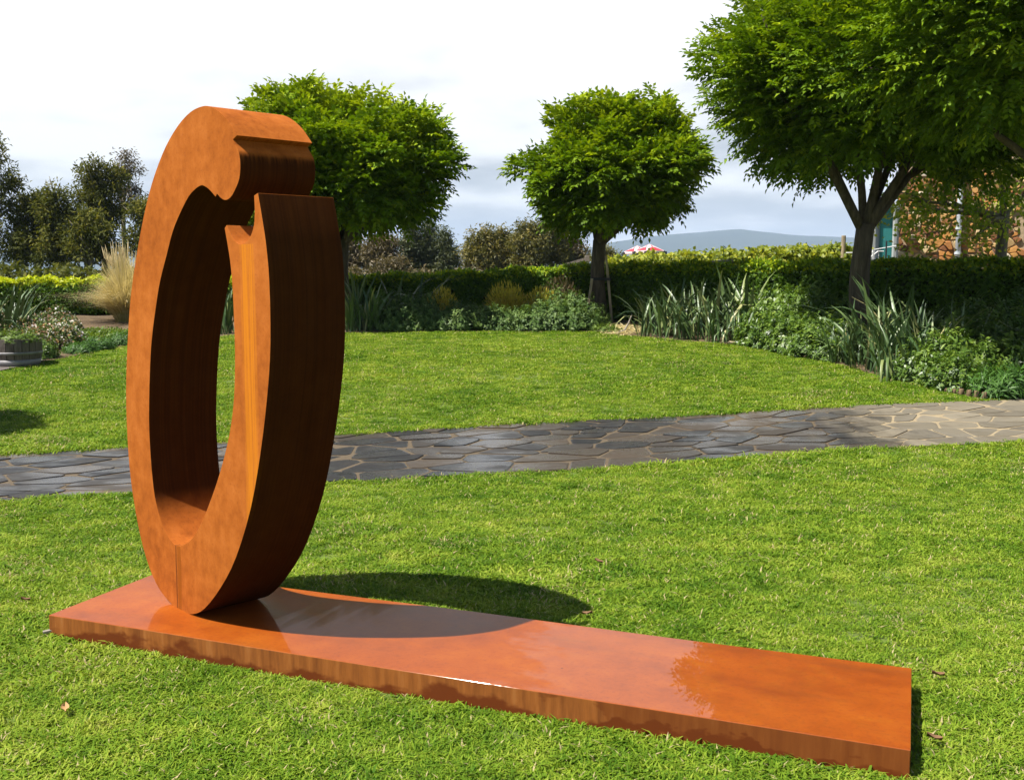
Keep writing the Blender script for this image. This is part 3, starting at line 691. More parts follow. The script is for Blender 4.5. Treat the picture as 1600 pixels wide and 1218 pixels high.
def moptop(label, base, forkz, r0, c, rad, ztop, zbot, nclump, nper, seed, leaf=(0.062, 0.026), slen=0.24, spires=14, mat='robinia', pw=2.0, lean=(0, 0)):
    """crown: c centre, rad horizontal radius (x, y), zbot/ztop heights"""
    global rng
    rng = np.random.default_rng(seed); random.seed(seed)
    root = empty('mop_top_tree', base); tag(root, label, 'tree', 'clipped mop top trees along the hedge')
    b = Vector(base); cz = zbot + (ztop - zbot) * 0.42
    cc = np.array([c[0], c[1], cz])
    # clump centres in the crown's shell
    dirs = nrm(rng.normal(size=(nclump * 3, 3))); dirs = dirs[(dirs[:, 2] > -0.62)][:nclump]
    h = np.where(dirs[:, 2] > 0, ztop - cz, cz - zbot)
    hz2 = np.hypot(dirs[:, 0], dirs[:, 1]); sq = np.where(dirs[:, 2] > 0, 1 / (hz2 ** pw + np.abs(dirs[:, 2]) ** pw) ** (1 / pw), 1.0)
    shell = sq * rng.uniform(0.62, 1.05, len(dirs)) * (1 + 0.07 * np.sin(dirs[:, 0] * 7 + seed) + 0.06 * np.cos(dirs[:, 2] * 9 + seed * 2))
    taper = 1 - 0.5 * np.clip(-dirs[:, 2], 0, 1)
    ctr = cc + np.stack([dirs[:, 0] * rad[0] * taper, dirs[:, 1] * rad[1] * taper, dirs[:, 2] * h], -1) * shell[:, None]
    ins = nrm(rng.normal(size=(nclump // 3, 3))) * rng.uniform(0.25, 0.65, (nclump // 3, 1))
    ctr2 = cc + ins * np.array([rad[0], rad[1], (ztop - zbot) * 0.45])
    allc = np.concatenate([ctr, ctr2]); out = np.concatenate([dirs, nrm(ins)])
    cr = rng.uniform(0.15, 0.36, len(allc)) * (rad[0] / 1.7)
    rep = np.maximum(6, (nper * (cr / cr.mean()) ** 2)).astype(int)
    rep[len(ctr):] = (rep[len(ctr):] * 0.7).astype(int)
    ci_ = np.repeat(np.arange(len(allc)), rep); n_ = len(ci_)
    off = nrm(rng.normal(size=(n_, 3)) * np.array([1, 1, 0.75])) * (rng.random(n_) ** 0.45)[:, None]
    cen = allc[ci_] + off * cr[ci_][:, None]
    dr = out[ci_] * 0.8 + off * 0.9 + np.array([0, 0, 0.25]) + rng.normal(0, .3, (n_, 3))
    # upright leading shoots
    sp_pos, sp_dir = [], []
    for _ in range(spires):
        a = rng.uniform(0, 6.283); rr_ = math.sqrt(rng.random()) * 0.92
        bx_, by_ = math.cos(a) * rr_, math.sin(a) * rr_
        zz = cz + (ztop - cz) * max(0.02, 1 - rr_ ** pw) ** (1 / pw) * 0.95
        hh = rng.uniform(0.22, 0.52) * rad[0] / 1.7 * (1.15 - 0.5 * rr_); k_ = int(16 * nper / 60) + 12
        fr = rng.random(k_); ang = rng.uniform(0, 6.283, k_)
        sp_pos.append(np.stack([c[0] + bx_ * rad[0] + rng.normal(0, .03, k_) + bx_ * hh * .25 * fr, c[1] + by_ * rad[1] + rng.normal(0, .03, k_), zz + hh * fr], -1))
        sp_dir.append(np.stack([np.cos(ang), np.sin(ang), 0.5 + 0.9 * fr], -1))
    cen = np.concatenate([cen] + sp_pos); dr = np.concatenate([dr] + sp_dir); n_ = len(cen)
    # keep a gap over the fork, so limbs show
    keep_ = ~((np.hypot(cen[:, 0] - b.x, cen[:, 1] - b.y) < rad[0] * 0.28) & (cen[:, 2] < zbot + (ztop - zbot) * 0.16))
    cen, dr = cen[keep_], dr[keep_]; n_ = len(cen)
    sl = slen * rng.uniform(0.7, 1.25, n_)
    pos, dd, uu, sz = sprigs(cen, dr, 9, sl, *leaf, droop=0.2)
    tint_s = np.clip(rng.normal(0.40, 0.16, n_) + 0.32 * np.clip((cen[:, 2] - cz) / (ztop - cz), 0, 1.2), 0, 1)      # paler towards the top of the crown
    tint = np.clip(np.tile(tint_s, 9) + rng.normal(0, .07, n_ * 9), 0, 1)
    me = leaf_mesh('crown', pos, dd, uu, leaf[0] * sz, leaf[1] * sz, M[mat], tint)
    cw = link('crown', me, root); cw.matrix_parent_inverse = Matrix.Translation(-b)
    mb = MB(); tips = [Vector(allc[i]) for i in rng.choice(len(ctr), 8, replace=False)]
    tips = [Vector((c[0], c[1], cz)).lerp(tp, 0.85) for tp in tips]
    limbs(mb, b, (b.x + lean[0], b.y + lean[1], forkz), r0, tips)
    tr = mb.build('trunk', M['bark'], root, True); tr.matrix_parent_inverse = Matrix.Translation(-b)
    return root
def mz(py, d): return CAM_H + (YH - py) * d / FPX       # height of the image row at depth d
def mx(px, d): return (px - 800) / FPX * d
# behind the ring
LF = dict(leaf=(0.125, 0.060), slen=0.27)
d = 19.2
moptop('broad mop top tree directly behind the steel ring, trunk hidden by it', (mx(535, d), d, float(zt(d)) - .02), mz(375, d), 0.15, (mx(534, d), d), (1.84, 1.8), mz(186, d), mz(372, d), 175, 40, 21, spires=34, pw=3.4, **LF)
d = 19.4
t2 = moptop('round mop top tree tied to stakes, alone at the middle of the hedge', (mx(934, d), d, float(zt(d)) - .02), mz(376, d), 0.14, (mx(956, d), d), (1.52, 1.5), mz(190, d), mz(370, d), 150, 40, 34, spires=28, pw=2.7, **LF)
d = 15.5
moptop('large mop top tree with forked trunk right of the iris clump', (mx(1338, d), d, float(zt(d)) - .02), mz(352, d), 0.148, (mx(1362, d), d), (2.46, 2.1), mz(-70, d), mz(318, d), 210, 54, 47, leaf=(0.105, 0.050), slen=0.26, spires=30, pw=2.3, lean=(0.06, 0))
d = 12.3
moptop('near mop top tree whose dark crown fills the top right corner', (mx(1740, d), d + .2, float(zt(d)) - .02), mz(330, d), 0.17, (mx(1700, d), d), (2.7, 2.2), mz(-190, d), mz(236, d), 230, 62, 58, leaf=(0.095, 0.045), slen=0.26, spires=18)
c2 = t2.copy(); C.objects.link(c2); c2.location = (-8.35, 8.4, float(zt(8.4)) - .02); c2.rotation_euler = (0, 0, 1.1); c2['label'] = 'mop top tree just beyond the left edge, seen by its shadow on the lawn'
for ch in list(t2.children):
    k2 = ch.copy(); C.objects.link(k2); k2.parent = c2; k2.matrix_parent_inverse = ch.matrix_parent_inverse.copy()
rng = np.random.default_rng(5); random.seed(5)

# stakes and strap of the middle tree
def rod(name, a, b, r, mat, parent=None, n=8):
    m = MB(); m.tube([a, b], r, n); return m.build(name, mat, parent)
d = 19.25
for s, (x0, x1, yb) in enumerate(((914, 924, 505), (957, 946, 505))):
    a = Vector((mx(x0, d), d - .05 + s * .1, float(zt(d)) - .05)); b = Vector((mx(x1, d), d - .05 + s * .1, mz(400 if s else 435, d)))
    o = MB(); o.box((0, 0, (b - a).length / 2), (0.045, 0.045, (b - a).length)); so2 = o.build('tree_stake', M['straight_timber'])
    so2.location = a; so2.rotation_euler = (b - a).to_track_quat('Z', 'Y').to_euler()
    tag(so2, ('short timber stake leaning on the left of the middle tree trunk', 'tall timber stake right of the middle tree trunk')[s], 'stake')
mb = MB(); zz = mz(436, 19.4)
mb.lathe([(0.150, 0), (0.160, 0.0), (0.160, 0.05), (0.150, 0.05), (0.150, 0)], 20, (mx(935, 19.4), 19.4, zz - .02)); mb.box((mx(946, 19.2), 19.22, zz), (0.2, 0.012, 0.045))
tag(mb.build('tree_tie', M['strap']), 'black strap tied round the middle tree trunk and its stake', 'strap')

# pale leaved tree behind the hedge by the stone wall
d = 17.6; base = Vector((mx(1560, d), d, float(zt(d)) - .02))
root = empty('pale_leaved_tree', base); tag(root, 'slender tree with pale leaves in front of the stone wall', 'tree')
n_ = 560
cl = np.array([[mx(p, d) , d + rng.uniform(-.9, .5), mz(q_, d)] for p, q_ in ((1420, 330), (1452, 352), (1480, 318), (1510, 352), (1540, 322), (1400, 318), (1440, 300), (1480, 280), (1530, 280), (1575, 335), (1600, 300), (1640, 320), (1500, 375), (1620, 270), (1560, 250), (1430, 362))])
k_ = rng.integers(0, len(cl), n_); cen = cl[k_] + rng.normal(0, 1, (n_, 3)) * np.array([.25, .3, .17])
pos = np.repeat(cen, 5, 0) + rng.normal(0, .07, (n_ * 5, 3)); dd = rng.normal(0, 1, (n_ * 5, 3)) + np.array([0, 0, -.3]); uu = rng.normal(0, .5, (n_ * 5, 3)) + np.array([-.4, -.3, .8])
o = link('crown', leaf_mesh('crown', pos, dd, uu, rng.uniform(.06, .11, n_ * 5), rng.uniform(.045, .075, n_ * 5), M['maple']), root); o.matrix_parent_inverse = Matrix.Translation(-base)
mb = MB(); limbs(mb, base, (mx(1558, d), d, mz(335, d)), 0.10, [Vector(cl[i]) for i in (0, 3, 5, 8, 10, 12, 14)])
o = mb.build('trunk', M['palebark'], root, True); o.matrix_parent_inverse = Matrix.Translation(-base)

# ------------------------------------------------------------------ trees beyond the hedge
def fartree(name, label, px, d, lobes, mat, nleaf, ll=0.16, lw=0.05, r0=0.14, group=None, droop=0.3, bare=0.5, bark='palebark', sharp=0.5):
    """lobes: (px, py, rx_px, ry_px) foliage masses measured at depth d"""
    base = Vector((mx(px, d), d, float(zt(d)) - .05)); s_ = d / FPX
    root = empty(name, base); tag(root, label, 'tree', group)
    L = np.array([[mx(a, d), d + random.uniform(-.5, .5) * c_ * s_, mz(b_, d), c_ * s_, max(c_, 12) * s_ * .8, e_ * s_] for a, b_, c_, e_ in [(a, b_ - (8 + .18 * e_) * (mat == 'gum'), c_ * (1.2 if mat == 'gum' else 1.0), e_ * (1.25 if mat == 'gum' else 1.05)) for a, b_, c_, e_ in lobes]])
    w = (L[:, 3] * L[:, 5]) ** 0.85; ki = rng.choice(len(L), nleaf // 14, p=w / w.sum())
    u_ = nrm(rng.normal(size=(len(ki), 3))) * (rng.random(len(ki)) ** sharp)[:, None]
    tw = L[ki, :3] + u_ * L[ki, 3:6] * (1 + .12 * rng.normal(size=(len(ki), 1)))         # twig centres
    pos = np.repeat(tw, 14, 0) + rng.normal(0, 1, (len(ki) * 14, 3)) * (s_ * 5.0)
    dd = np.repeat(u_, 14, 0) * .7 + rng.normal(0, .7, (len(pos), 3)) + np.array([0, 0, -droop]); uu = rng.normal(0, .6, (len(pos), 3)) + np.array([-.3, -.2, .7])
    tint = np.clip(np.repeat(rng.normal(.45, .2, len(ki)) + .22 * u_[:, 2], 14) + rng.normal(0, .1, len(pos)), 0, 1)
    o = link('crown', leaf_mesh('crown', pos, dd, uu, ll * rng.uniform(.7, 1.3, len(pos)), lw * rng.uniform(.7, 1.3, len(pos)), M[mat], tint), root); o.matrix_parent_inverse = Matrix.Translation(-base)
    mb = MB(); top = max(L[:, 2]); fk = Vector((base.x + random.uniform(-.1, .1), d, base.z + (top - base.z) * bare))
    limbs(mb, base, fk, r0, [Vector(q_[:3]) for q_ in L], n1=6)
    o = mb.build('trunk', M[bark], root, True); o.matrix_parent_inverse = Matrix.Translation(-base)
G1 = 'dark gums beyond the left hedge'
fartree('gum_tree', 'tall dark gum at the far left with layered boughs', -10, 36, [(-8, 262, 34, 24), (12, 300, 34, 22), (-40, 300, 40, 40), (22, 338, 30, 20), (-20, 350, 50, 40), (30, 300, 16, 10), (10, 395, 44, 30), (-5, 238, 22, 12), (-90, 320, 60, 70)], 'gum', 11000, group=G1)
fartree('gum_tree', 'rounded dark gum second from left edge beyond the hedge', 62, 37, [(55, 332, 22, 16), (75, 322, 14, 10), (50, 365, 26, 22), (78, 360, 22, 20), (65, 398, 34, 22), (38, 400, 20, 24)], 'gum', 8000, group=G1, bare=.35)
fartree('gum_tree', 'bushy olive gum with thin dark stems beyond the left hedge', 108, 35, [(100, 318, 18, 14), (92, 345, 20, 16), (118, 345, 16, 14), (104, 378, 28, 18), (130, 398, 22, 16), (88, 404, 24, 18)], 'gum', 7000, group=G1, bare=.3)
fartree('gum_tree', 'gum with airy crown just left of the sparse brown one', 168, 38, [(150, 298, 20, 14), (165, 282, 20, 14), (140, 322, 18, 14), (172, 318, 24, 18), (158, 350, 24, 16), (186, 345, 14, 18), (146, 372, 18, 14), (190, 290, 16, 14)], 'gum', 8000, group=G1, bare=.45)
fartree('gum_tree', 'low bright topped gum in front of the airy one', 148, 34, [(148, 352, 20, 10), (135, 372, 20, 14), (165, 374, 18, 14), (150, 400, 32, 20)], 'gum', 5000, group=G1, bare=.3)
fartree('gum_tree', 'tall sparse brown gum with a thin pale trunk left of the ring', 203, 40, [(206, 248, 14, 9), (214, 268, 16, 10), (198, 272, 12, 9), (218, 298, 14, 14), (196, 300, 11, 10), (206, 322, 16, 10), (222, 322, 10, 10)], 'gum_brown', 2300, .15, .045, .10, bare=.6)
fartree('gum_tree', 'dark gum half hidden behind the left rim of the ring', 232, 37, [(228, 345, 16, 14), (238, 368, 24, 18), (222, 392, 20, 18), (250, 350, 24, 20)], 'gum', 4500, group=G1, bare=.35)
fartree('gum_tree', 'dark gum seen low through the opening of the ring', 330, 38, [(320, 395, 40, 26), (360, 390, 30, 24), (290, 380, 30, 30)], 'gum', 4500, group=G1, bare=.3)
G2 = 'grey green trees beyond the middle of the hedge'
fartree('conifer_tree', 'tallest pointed grey green tree beyond the middle hedge', 648, 46, [(648, 348, 9, 12), (648, 365, 15, 12), (640, 385, 20, 16), (658, 390, 20, 16), (650, 412, 28, 18)], 'bluegum', 7000, .17, .05, group=G2, bare=.5)
fartree('conifer_tree', 'narrow pointed tree just right of the tallest pointed one', 673, 47, [(673, 360, 6, 10), (673, 378, 11, 12), (672, 400, 16, 16), (675, 418, 18, 10)], 'bluegum', 4500, .17, .05, group=G2, bare=.5)
fartree('conifer_tree', 'rightmost of the three pointed grey green trees', 697, 46, [(695, 370, 8, 10), (692, 386, 13, 12), (702, 400, 16, 14), (696, 418, 24, 12)], 'bluegum', 5000, .17, .05, group=G2, bare=.45)
fartree('bronze_tree', 'bronze leaved tree right of the ring beyond the hedge', 596, 44, [(592, 378, 16, 10), (606, 385, 16, 12), (585, 396, 18, 14), (604, 404, 22, 14)], 'bronze', 5500, .16, .05, bare=.45)
fartree('bronze_tree', 'dull olive tree beside the right rim of the ring', 560, 45, [(556, 385, 16, 16), (566, 402, 24, 16), (548, 412, 20, 14)], 'bronze', 4500, .16, .05, bare=.45)
fartree('low_bush', 'low brown bush in front of the pointed trees', 612, 42, [(600, 418, 16, 10), (622, 414, 18, 10), (612, 424, 28, 10)], 'bronze', 3200, .14, .045, .07, bare=.3)
fartree('bare_shrub', 'reddish thin shrub in the gap between the two tree groups', 733, 48, [(733, 412, 12, 12), (730, 395, 7, 10), (745, 420, 14, 8)], 'gum_brown', 1000, .15, .04, .05, bare=.5)
G3 = 'golden wattles beyond the hedge'
fartree('wattle_tree', 'leftmost golden wattle of the dense group', 752, 44, [(745, 376, 17, 13), (762, 370, 14, 11), (742, 398, 18, 16), (764, 400, 20, 18), (752, 416, 26, 12)], 'wattle', 7500, .16, .05, group=G3, bare=.4)
fartree('wattle_tree', 'lower golden wattle second from left in the dense group', 788, 45, [(783, 372, 12, 12), (796, 380, 12, 12), (786, 396, 20, 16), (795, 414, 22, 14)], 'wattle', 6000, .16, .05, group=G3, bare=.4)
fartree('wattle_tree', 'tallest golden wattle in the middle of the dense group', 826, 44, [(822, 360, 14, 10), (836, 364, 14, 12), (812, 380, 16, 14), (834, 386, 22, 18), (824, 410, 28, 16)], 'wattle', 8000, .16, .05, group=G3, bare=.4)
fartree('wattle_tree', 'golden wattle second from right in the dense group', 862, 45, [(856, 362, 12, 12), (868, 372, 14, 14), (852, 390, 18, 16), (872, 400, 20, 18)], 'wattle', 6500, .16, .05, group=G3, bare=.4)
fartree('bronze_tree', 'thin bronze tree at the right end of the wattle group', 892, 46, [(884, 366, 12, 12), (896, 380, 14, 14), (888, 398, 18, 16), (906, 400, 14, 12)], 'bronze', 4200, .15, .045, bare=.45)
fartree('wattle_tree', 'small golden wattle just behind the staked tree trunk', 948, 40, [(946, 396, 9, 12), (952, 408, 14, 10), (930, 408, 14, 10), (958, 416, 18, 8)], 'wattle', 2500, .13, .045, .06, bare=.4)

def scrub(label, p0, p1, d, ytop, n_, mat):
    px = rng.uniform(p0, p1, n_); dd_ = d + rng.normal(0, 1.0, n_); tz = CAM_H + (YH - ytop + 5 * np.sin(px * .07) + 3 * np.sin(px * .23)) * dd_ / FPX; g_ = zt(dd_)
    pos = np.stack([(px - 800) / FPX * dd_, dd_, g_ + (tz - g_) * np.sqrt(rng.random(n_))], -1)
    tag(link('undergrowth', leaf_mesh('undergrowth', pos, rng.normal(0, 1, (n_, 3)), rng.normal(0, .6, (n_, 3)) + np.array([-.3, -.3, .7]), rng.uniform(.14, .26, n_), rng.uniform(.06, .12, n_), M[mat], np.clip(rng.normal(.4, .2, n_), 0, 1))), label, 'undergrowth', kind='stuff')
scrub('dark undergrowth below the gums beyond the left hedge', -500, 460, 33, 418, 9000, 'gum')
scrub('brown undergrowth below the trees beyond the middle hedge', 480, 960, 43, 424, 7000, 'bronze')

# ------------------------------------------------------------------ hedges
def hedge(label, pts, seed, golden, dens_=2000, leafs=0.070):
    """pts: (x, y front, top z) along the front; thickness 0.8"""
    r_ = np.random.default_rng(seed); pts = np.array(pts); seg = np.hypot(np.diff(pts[:, 0]), np.diff(pts[:, 1])); s_ = np.concatenate([[0], np.cumsum(seg)]); L_ = s_[-1]
    f = lambda q, k_: np.interp(q, s_, pts[:, k_])
    base = Vector((pts[0][0], pts[0][1], float(zt(pts[0][1])))); root = empty('hedge', base); tag(root, label, 'hedge', 'clipped boundary hedge')
    TH = 0.8
    nf = int(L_ * 1.25 * dens_); q = r_.uniform(0, L_, nf); gx, gy, top = f(q, 0), f(q, 1), f(q, 2); g0 = zt(gy) + 0.06
    fr = r_.random(nf); bulge = 0.05 * np.sin(q * 3.1) + 0.05 * np.sin(q * 7.7 + fr * 5)
    Pf = np.stack([gx, gy - .02 + bulge + .14 * r_.random(nf) ** 2 - 0.05 * np.sin(fr * 3.14), g0 + (top - g0) * fr + .03 * r_.normal(size=nf) * (fr > .85)], -1)
    nt_ = int(L_ * TH * dens_ * 1.1); q2 = r_.uniform(0, L_, nt_); w2 = r_.random(nt_)
    Pt = np.stack([f(q2, 0), f(q2, 1) + TH * w2, f(q2, 2) + .025 * np.sin(q2 * 5) + .03 * np.sin(q2 * 13 + w2 * 4) + np.abs(r_.normal(0, .035, nt_)) - .02], -1)
    pos = np.concatenate([Pf, Pt]); n_ = len(pos)
    out = np.concatenate([np.tile([0, -1, .25], (nf, 1)), np.tile([0, -.1, 1], (nt_, 1))])
    dd = out * .35 + r_.normal(0, .8, (n_, 3)); uu = out + r_.normal(0, .45, (n_, 3)) + np.array([-.15, 0, .25])
    hrel = np.concatenate([fr, np.full(nt_, 1.0)])
    tint = np.clip(r_.normal(.36, .16, n_) + np.where(hrel > .90, golden * r_.uniform(.6, 1.2, n_), 0) + np.clip(hrel - .74, 0, .16) * golden * 1.6, 0, 1)
    o = link('foliage', leaf_mesh('foliage', pos, dd, uu, leafs * r_.uniform(.7, 1.5, n_), leafs * .62 * r_.uniform(.7, 1.3, n_), M['hedge'], tint), root); o.matrix_parent_inverse = Matrix.Translation(-base); o['kind'] = 'stuff'
    mb = MB(); k_ = int(L_ * 3); V_ = []
    for i in range(k_ + 1):
        qq = L_ * i / k_; X_, Y_, T_ = f(qq, 0), f(qq, 1), f(qq, 2); g_ = float(zt(Y_))
        V_ += [(X_, Y_ + .13, g_), (X_, Y_ + .1, T_ - .07), (X_, Y_ + TH - .05, T_ - .07), (X_, Y_ + TH - .05, g_ - .02)]
    F_ = [(4 * i + a, 4 * i + (a + 1) % 4, 4 * i + 4 + (a + 1) % 4, 4 * i + 4 + a) for i in range(k_) for a in range(4)] + [(0, 1, 2, 3), (4 * k_ + 3, 4 * k_ + 2, 4 * k_ + 1, 4 * k_)]
    mb.add(V_, F_); o = mb.build('core', M['twig'], root); o.matrix_parent_inverse = Matrix.Translation(-base)
M['twig'] = plain('hedge_twigs', (0.022, 0.030, 0.010), 0.95, 0.5, 30, 0.6, spec=0.0)
def hp(px, d, ytop): return (mx(px, d), d, mz(ytop, d))
hedge('golden tipped clipped hedge at the left behind the tall straw coloured grass', [hp(-420, 21.4, 441), hp(0, 21.0, 441), hp(200, 20.9, 440), hp(400, 20.9, 438)], 61, 0.62)
hedge('long dark green clipped hedge running from the ring to the right edge', [hp(401, 20.9, 438), hp(540, 20.8, 437), hp(700, 20.6, 431), hp(900, 20.2, 421), hp(1000, 19.5, 418), hp(1150, 18.2, 416), hp(1300, 16.9, 415), hp(1600, 15.4, 412), hp(2000, 14.0, 405)], 62, 0.33)

# grapevines beyond the hedge
def vines():
    base = gz(940, 25); root = empty('grapevine_row', base); tag(root, 'yellow green row of grapevines beyond the hedge', 'grapevines')
    d0, d1, p0, p1 = 26.0, 21.0, 930, 1340
    n_ = 26000; fr = rng.random(n_); px = p0 + (p1 - p0) * fr; dd_ = d0 + (d1 - d0) * fr
    ytop = np.interp(px, [930, 990, 1050, 1150, 1230, 1290, 1340], [415, 403, 402, 398, 393, 390, 392]) + 2.2 * np.sin(px * .11) + 1.6 * np.sin(px * .37)
    tz = CAM_H + (YH - ytop) * dd_ / FPX; hgt = rng.random(n_) ** .7
    pos = np.stack([(px - 800) / FPX * dd_, dd_ + rng.normal(0, .25, n_), zt(dd_) + .3 + (tz - zt(dd_) - .3) * hgt + np.abs(rng.normal(0, .05, n_)) * (hgt > .92)], -1)
    D_ = rng.normal(0, .8, (n_, 3)) + np.array([0, -.3, .1]); U_ = rng.normal(0, .5, (n_, 3)) + np.array([-.2, -.4, .8])
    o = link('foliage', leaf_mesh('foliage', pos, D_, U_, rng.uniform(.07, .13, n_), rng.uniform(.06, .11, n_), M['vine']), root); o.matrix_parent_inverse = Matrix.Translation(-base); o['kind'] = 'stuff'
    for k_ in range(9):
        f_ = k_ / 8; q = p0 + (p1 - p0) * f_; dq = d0 + (d1 - d0) * f_; a = gz(q, dq); m = MB(); m.tube([a, a + Vector((.03, 0, .5)), a + Vector((-.04, 0, 1.0))], [.04, .035, .025], 6); o = m.build('trunk', M['bark'], root); o.matrix_parent_inverse = Matrix.Translation(-base)
vines()
def post(name, label, px, d, ytop, r, mat, cat='post', sides=10):
    a = gz(px, d); b = Vector((mx(px, d), d, mz(ytop, d))); m = MB(); m.tube([a, a.lerp(b, .5), b - Vector((0, 0, .01)), b], [r, r, r * .98, r * .9], sides)
    return tag(m.build(name, mat), label, cat)
post('vine_post', 'round timber post standing among the grapevines left of the forked tree', 1313, 21, 369, .045, M['straight_timber'])
m = MB(); a = at_d(1130, 402, 23); m.tube([a - Vector((0, 0, 1.2)), a, a + Vector((.01, 0, .26))], [.012, .01, .006], 5); vs = m.build('vine_shoot', M['herb'])
tag(vs, 'single upright green vine shoot poking above the grapevines', 'vine')
sl = link('leaf', leaf_mesh('leaf', np.array([[a.x, a.y, a.z + .04 * k_] for k_ in range(7)]), rng.normal(0, 1, (7, 3)) + np.array([0, 0, .8]), rng.normal(0, 1, (7, 3)), .09, .06, M['vine']), vs)
# felled log lying along the hedge top
m = MB(); a, b = at_d(1086, 413, 19.3), at_d(1143, 409.5, 18.6); m.tube([a, a.lerp(b, .4), a.lerp(b, .8), b], [.03, .045, .05, .055], 10, wob=.06)
lo = m.build('timber_rail', M['timber'], None, True); tag(lo, 'grey weathered timber rail lying behind the hedge top', 'rail')
m = MB(); e = at_d(1141, 414.5, 18.5); m.box(e, (.07, .05, .045)); m.build('bracket', M['white'], lo)
# weathered timber ramp side
root = empty('timber_ramp', gz(890, 24)); tag(root, 'weathered grey timber ramp side rising left of the staked tree', 'ramp'); ib = Matrix.Translation(-root.location)
a, b = at_d(858, 421, 24), at_d(916, 404, 24)
for nm, off, hh in (('rail', 0, .07), ('rail', -.2, .05)):
    m = MB(); v = b - a; m.box((0, 0, v.length / 2), (.06, hh, v.length)); o = m.build(nm, M['timber'], root); o.matrix_parent_inverse = ib; o.location = a + Vector((0, 0, off)); o.rotation_euler = v.to_track_quat('Z', 'X').to_euler()
for k_ in range(8):
    f_ = .08 + k_ * .125; q = a.lerp(b, f_); hb = q.z - float(zt(24)); m = MB(); m.box((q.x, q.y + .045, q.z - hb / 2 - .01), (.085, .022, hb)); o = m.build('board', M['timber'], root); o.matrix_parent_inverse = ib
m = MB(); m.box((b.x + .02, b.y - .01, (b.z + float(zt(24))) / 2 + .05), (.1, .1, b.z - float(zt(24)) + .06)); o = m.build('post', M['timber'], root); o.matrix_parent_inverse = ib

# two far marquees
for k_, (px, py0, py1, wpx, d, lab) in enumerate(((1013, 382, 392.5, 42, 105, 'front red and white peaked marquee far beyond the grapevines'), (994, 384.5, 394, 38, 116, 'rear red and white peaked marquee partly hidden by the front one'))):
    c_ = Vector((mx(px, d), d, float(zt(d)))); root = empty('marquee', c_, R(28)); tag(root, lab, 'marquee', 'marquees in the vineyard')
    w_ = wpx * d / FPX / 2.55; ze = mz(py1, d) - c_.z; zp = mz(py0, d) - c_.z
    cs = [(-w_, -w_), (w_, -w_), (w_, w_), (-w_, w_)]
    for i in range(4):
        (x0, y0), (x1, y1) = cs[i], cs[(i + 1) % 4]; m = MB(); Pp = lambda a_, b_: (Vector((x0, y0, ze)).lerp(Vector((x1, y1, ze)), a_)).lerp(Vector((0, 0, zp)), b_)
        m.add([Pp(0, 0), Pp(1, 0), Pp(.5, 1)], [(0, 1, 2)]); m.add([Pp(0, 0), Pp(1, 0), Pp(1, 0) - Vector((0, 0, .22)), Pp(0, 0) - Vector((0, 0, .22))], [(3, 2, 1, 0)])
        pan = m.build('roof_panel', M['canvas'], root); nn = (Pp(1, 0) - Pp(0, 0)).cross(Pp(.5, 1) - Pp(0, 0)).normalized() * .03
        m = MB(); m.add([Pp(.08, .04) + nn, Pp(.92, .04) + nn, Pp(.72, .5) + nn, Pp(.26, .46) + nn], [(0, 1, 2, 3)]); m.add([Pp(.4, .55) + nn, Pp(.62, .55) + nn, Pp(.52, .85) + nn], [(0, 1, 2)]); m.build('red_print', M['red'], pan)
    for (x0, y0) in cs:
        m = MB(); m.box((x0 * .97, y0 * .97, ze / 2), (.16, .16, ze)); m.build('leg', M['dark'], root)
        m = MB(); m.box((x0 * .97, y0 * .97, ze - .45), (.42, .42, .8)); m.build('leg_cover', M['dark'], root)

# ------------------------------------------------------------------ stone building at the right
bd = 22.0
HR = R(21); BW0 = mx(1394, bd); zb = float(zt(bd)); zw1 = mz(150, bd)
def hs(px):                     # distance along the facade for an image column
    k = (px - 800) / FPX; return (k * bd - BW0) / (math.cos(HR) + k * math.sin(HR))
def hz_(py, px): return mz(py, bd - hs(px) * math.sin(HR)) - zb
house = empty('stone_building', (BW0, bd, zb), -HR); tag(house, 'rough stone winery building behind the hedge at the right', 'building')
W_, H_ = hs(1760), zw1 - zb
win = (hs(1592), hz_(383, 1592), hs(1640), hz_(318, 1592))
mb = MB()
for (xa, za, xb, zb_) in ((0, 0, win[0], H_), (win[2], 0, W_, H_), (win[0], 0, win[2], win[1]), (win[0], win[3], win[2], H_)):
    mb.box(((xa + xb) / 2, .2, (za + zb_) / 2), (xb - xa, .4, zb_ - za))
mb.box((.2, 3.4, H_ / 2), (.4, 6, H_)); wall = mb.build('wall', M['mortar'], house)
zlo, zhi = mz(416, bd) - zb, mz(272, bd) - zb
wcount = 0
for poly in cells(hs(1650), zhi - zlo, 330, 1.2, 9, 0.010):
    c_ = sum(poly, Vector((0, 0))) / len(poly); X_, Z_ = c_.x, c_.y + zlo
    if win[0] - .12 < X_ < win[2] + .1 and win[1] - .1 < Z_ < win[3] + .1: continue
    m = MB(); k_ = len(poly); pr = random.uniform(.025, .07); rx, rz_ = random.uniform(-.1, .1), random.uniform(-.1, .1)
    pp = lambda p, y, s_=1.0: (c_.x + (p.x - c_.x) * s_, -y - (rx * (p.x - c_.x) + rz_ * (p.y - c_.y)) * (y > .02), zlo + c_.y + (p.y - c_.y) * s_)
    m.v = [pp(p, -.01) for p in poly] + [pp(p, pr * .7) for p in poly] + [pp(p, pr, .8) for p in poly]
    for a_ in (0, 1):
        for i in range(k_): m.f.append((a_ * k_ + i, a_ * k_ + (i + 1) % k_, (a_ + 1) * k_ + (i + 1) % k_, (a_ + 1) * k_ + i))
    m.f.append(tuple(2 * k_ + i for i in range(k_)))
    m.build('stone', M['wallstone'], wall); wcount += 1
print('wall stones', wcount)
wn_ = empty('window', (win[0], .1, win[1])); wn_.parent = house
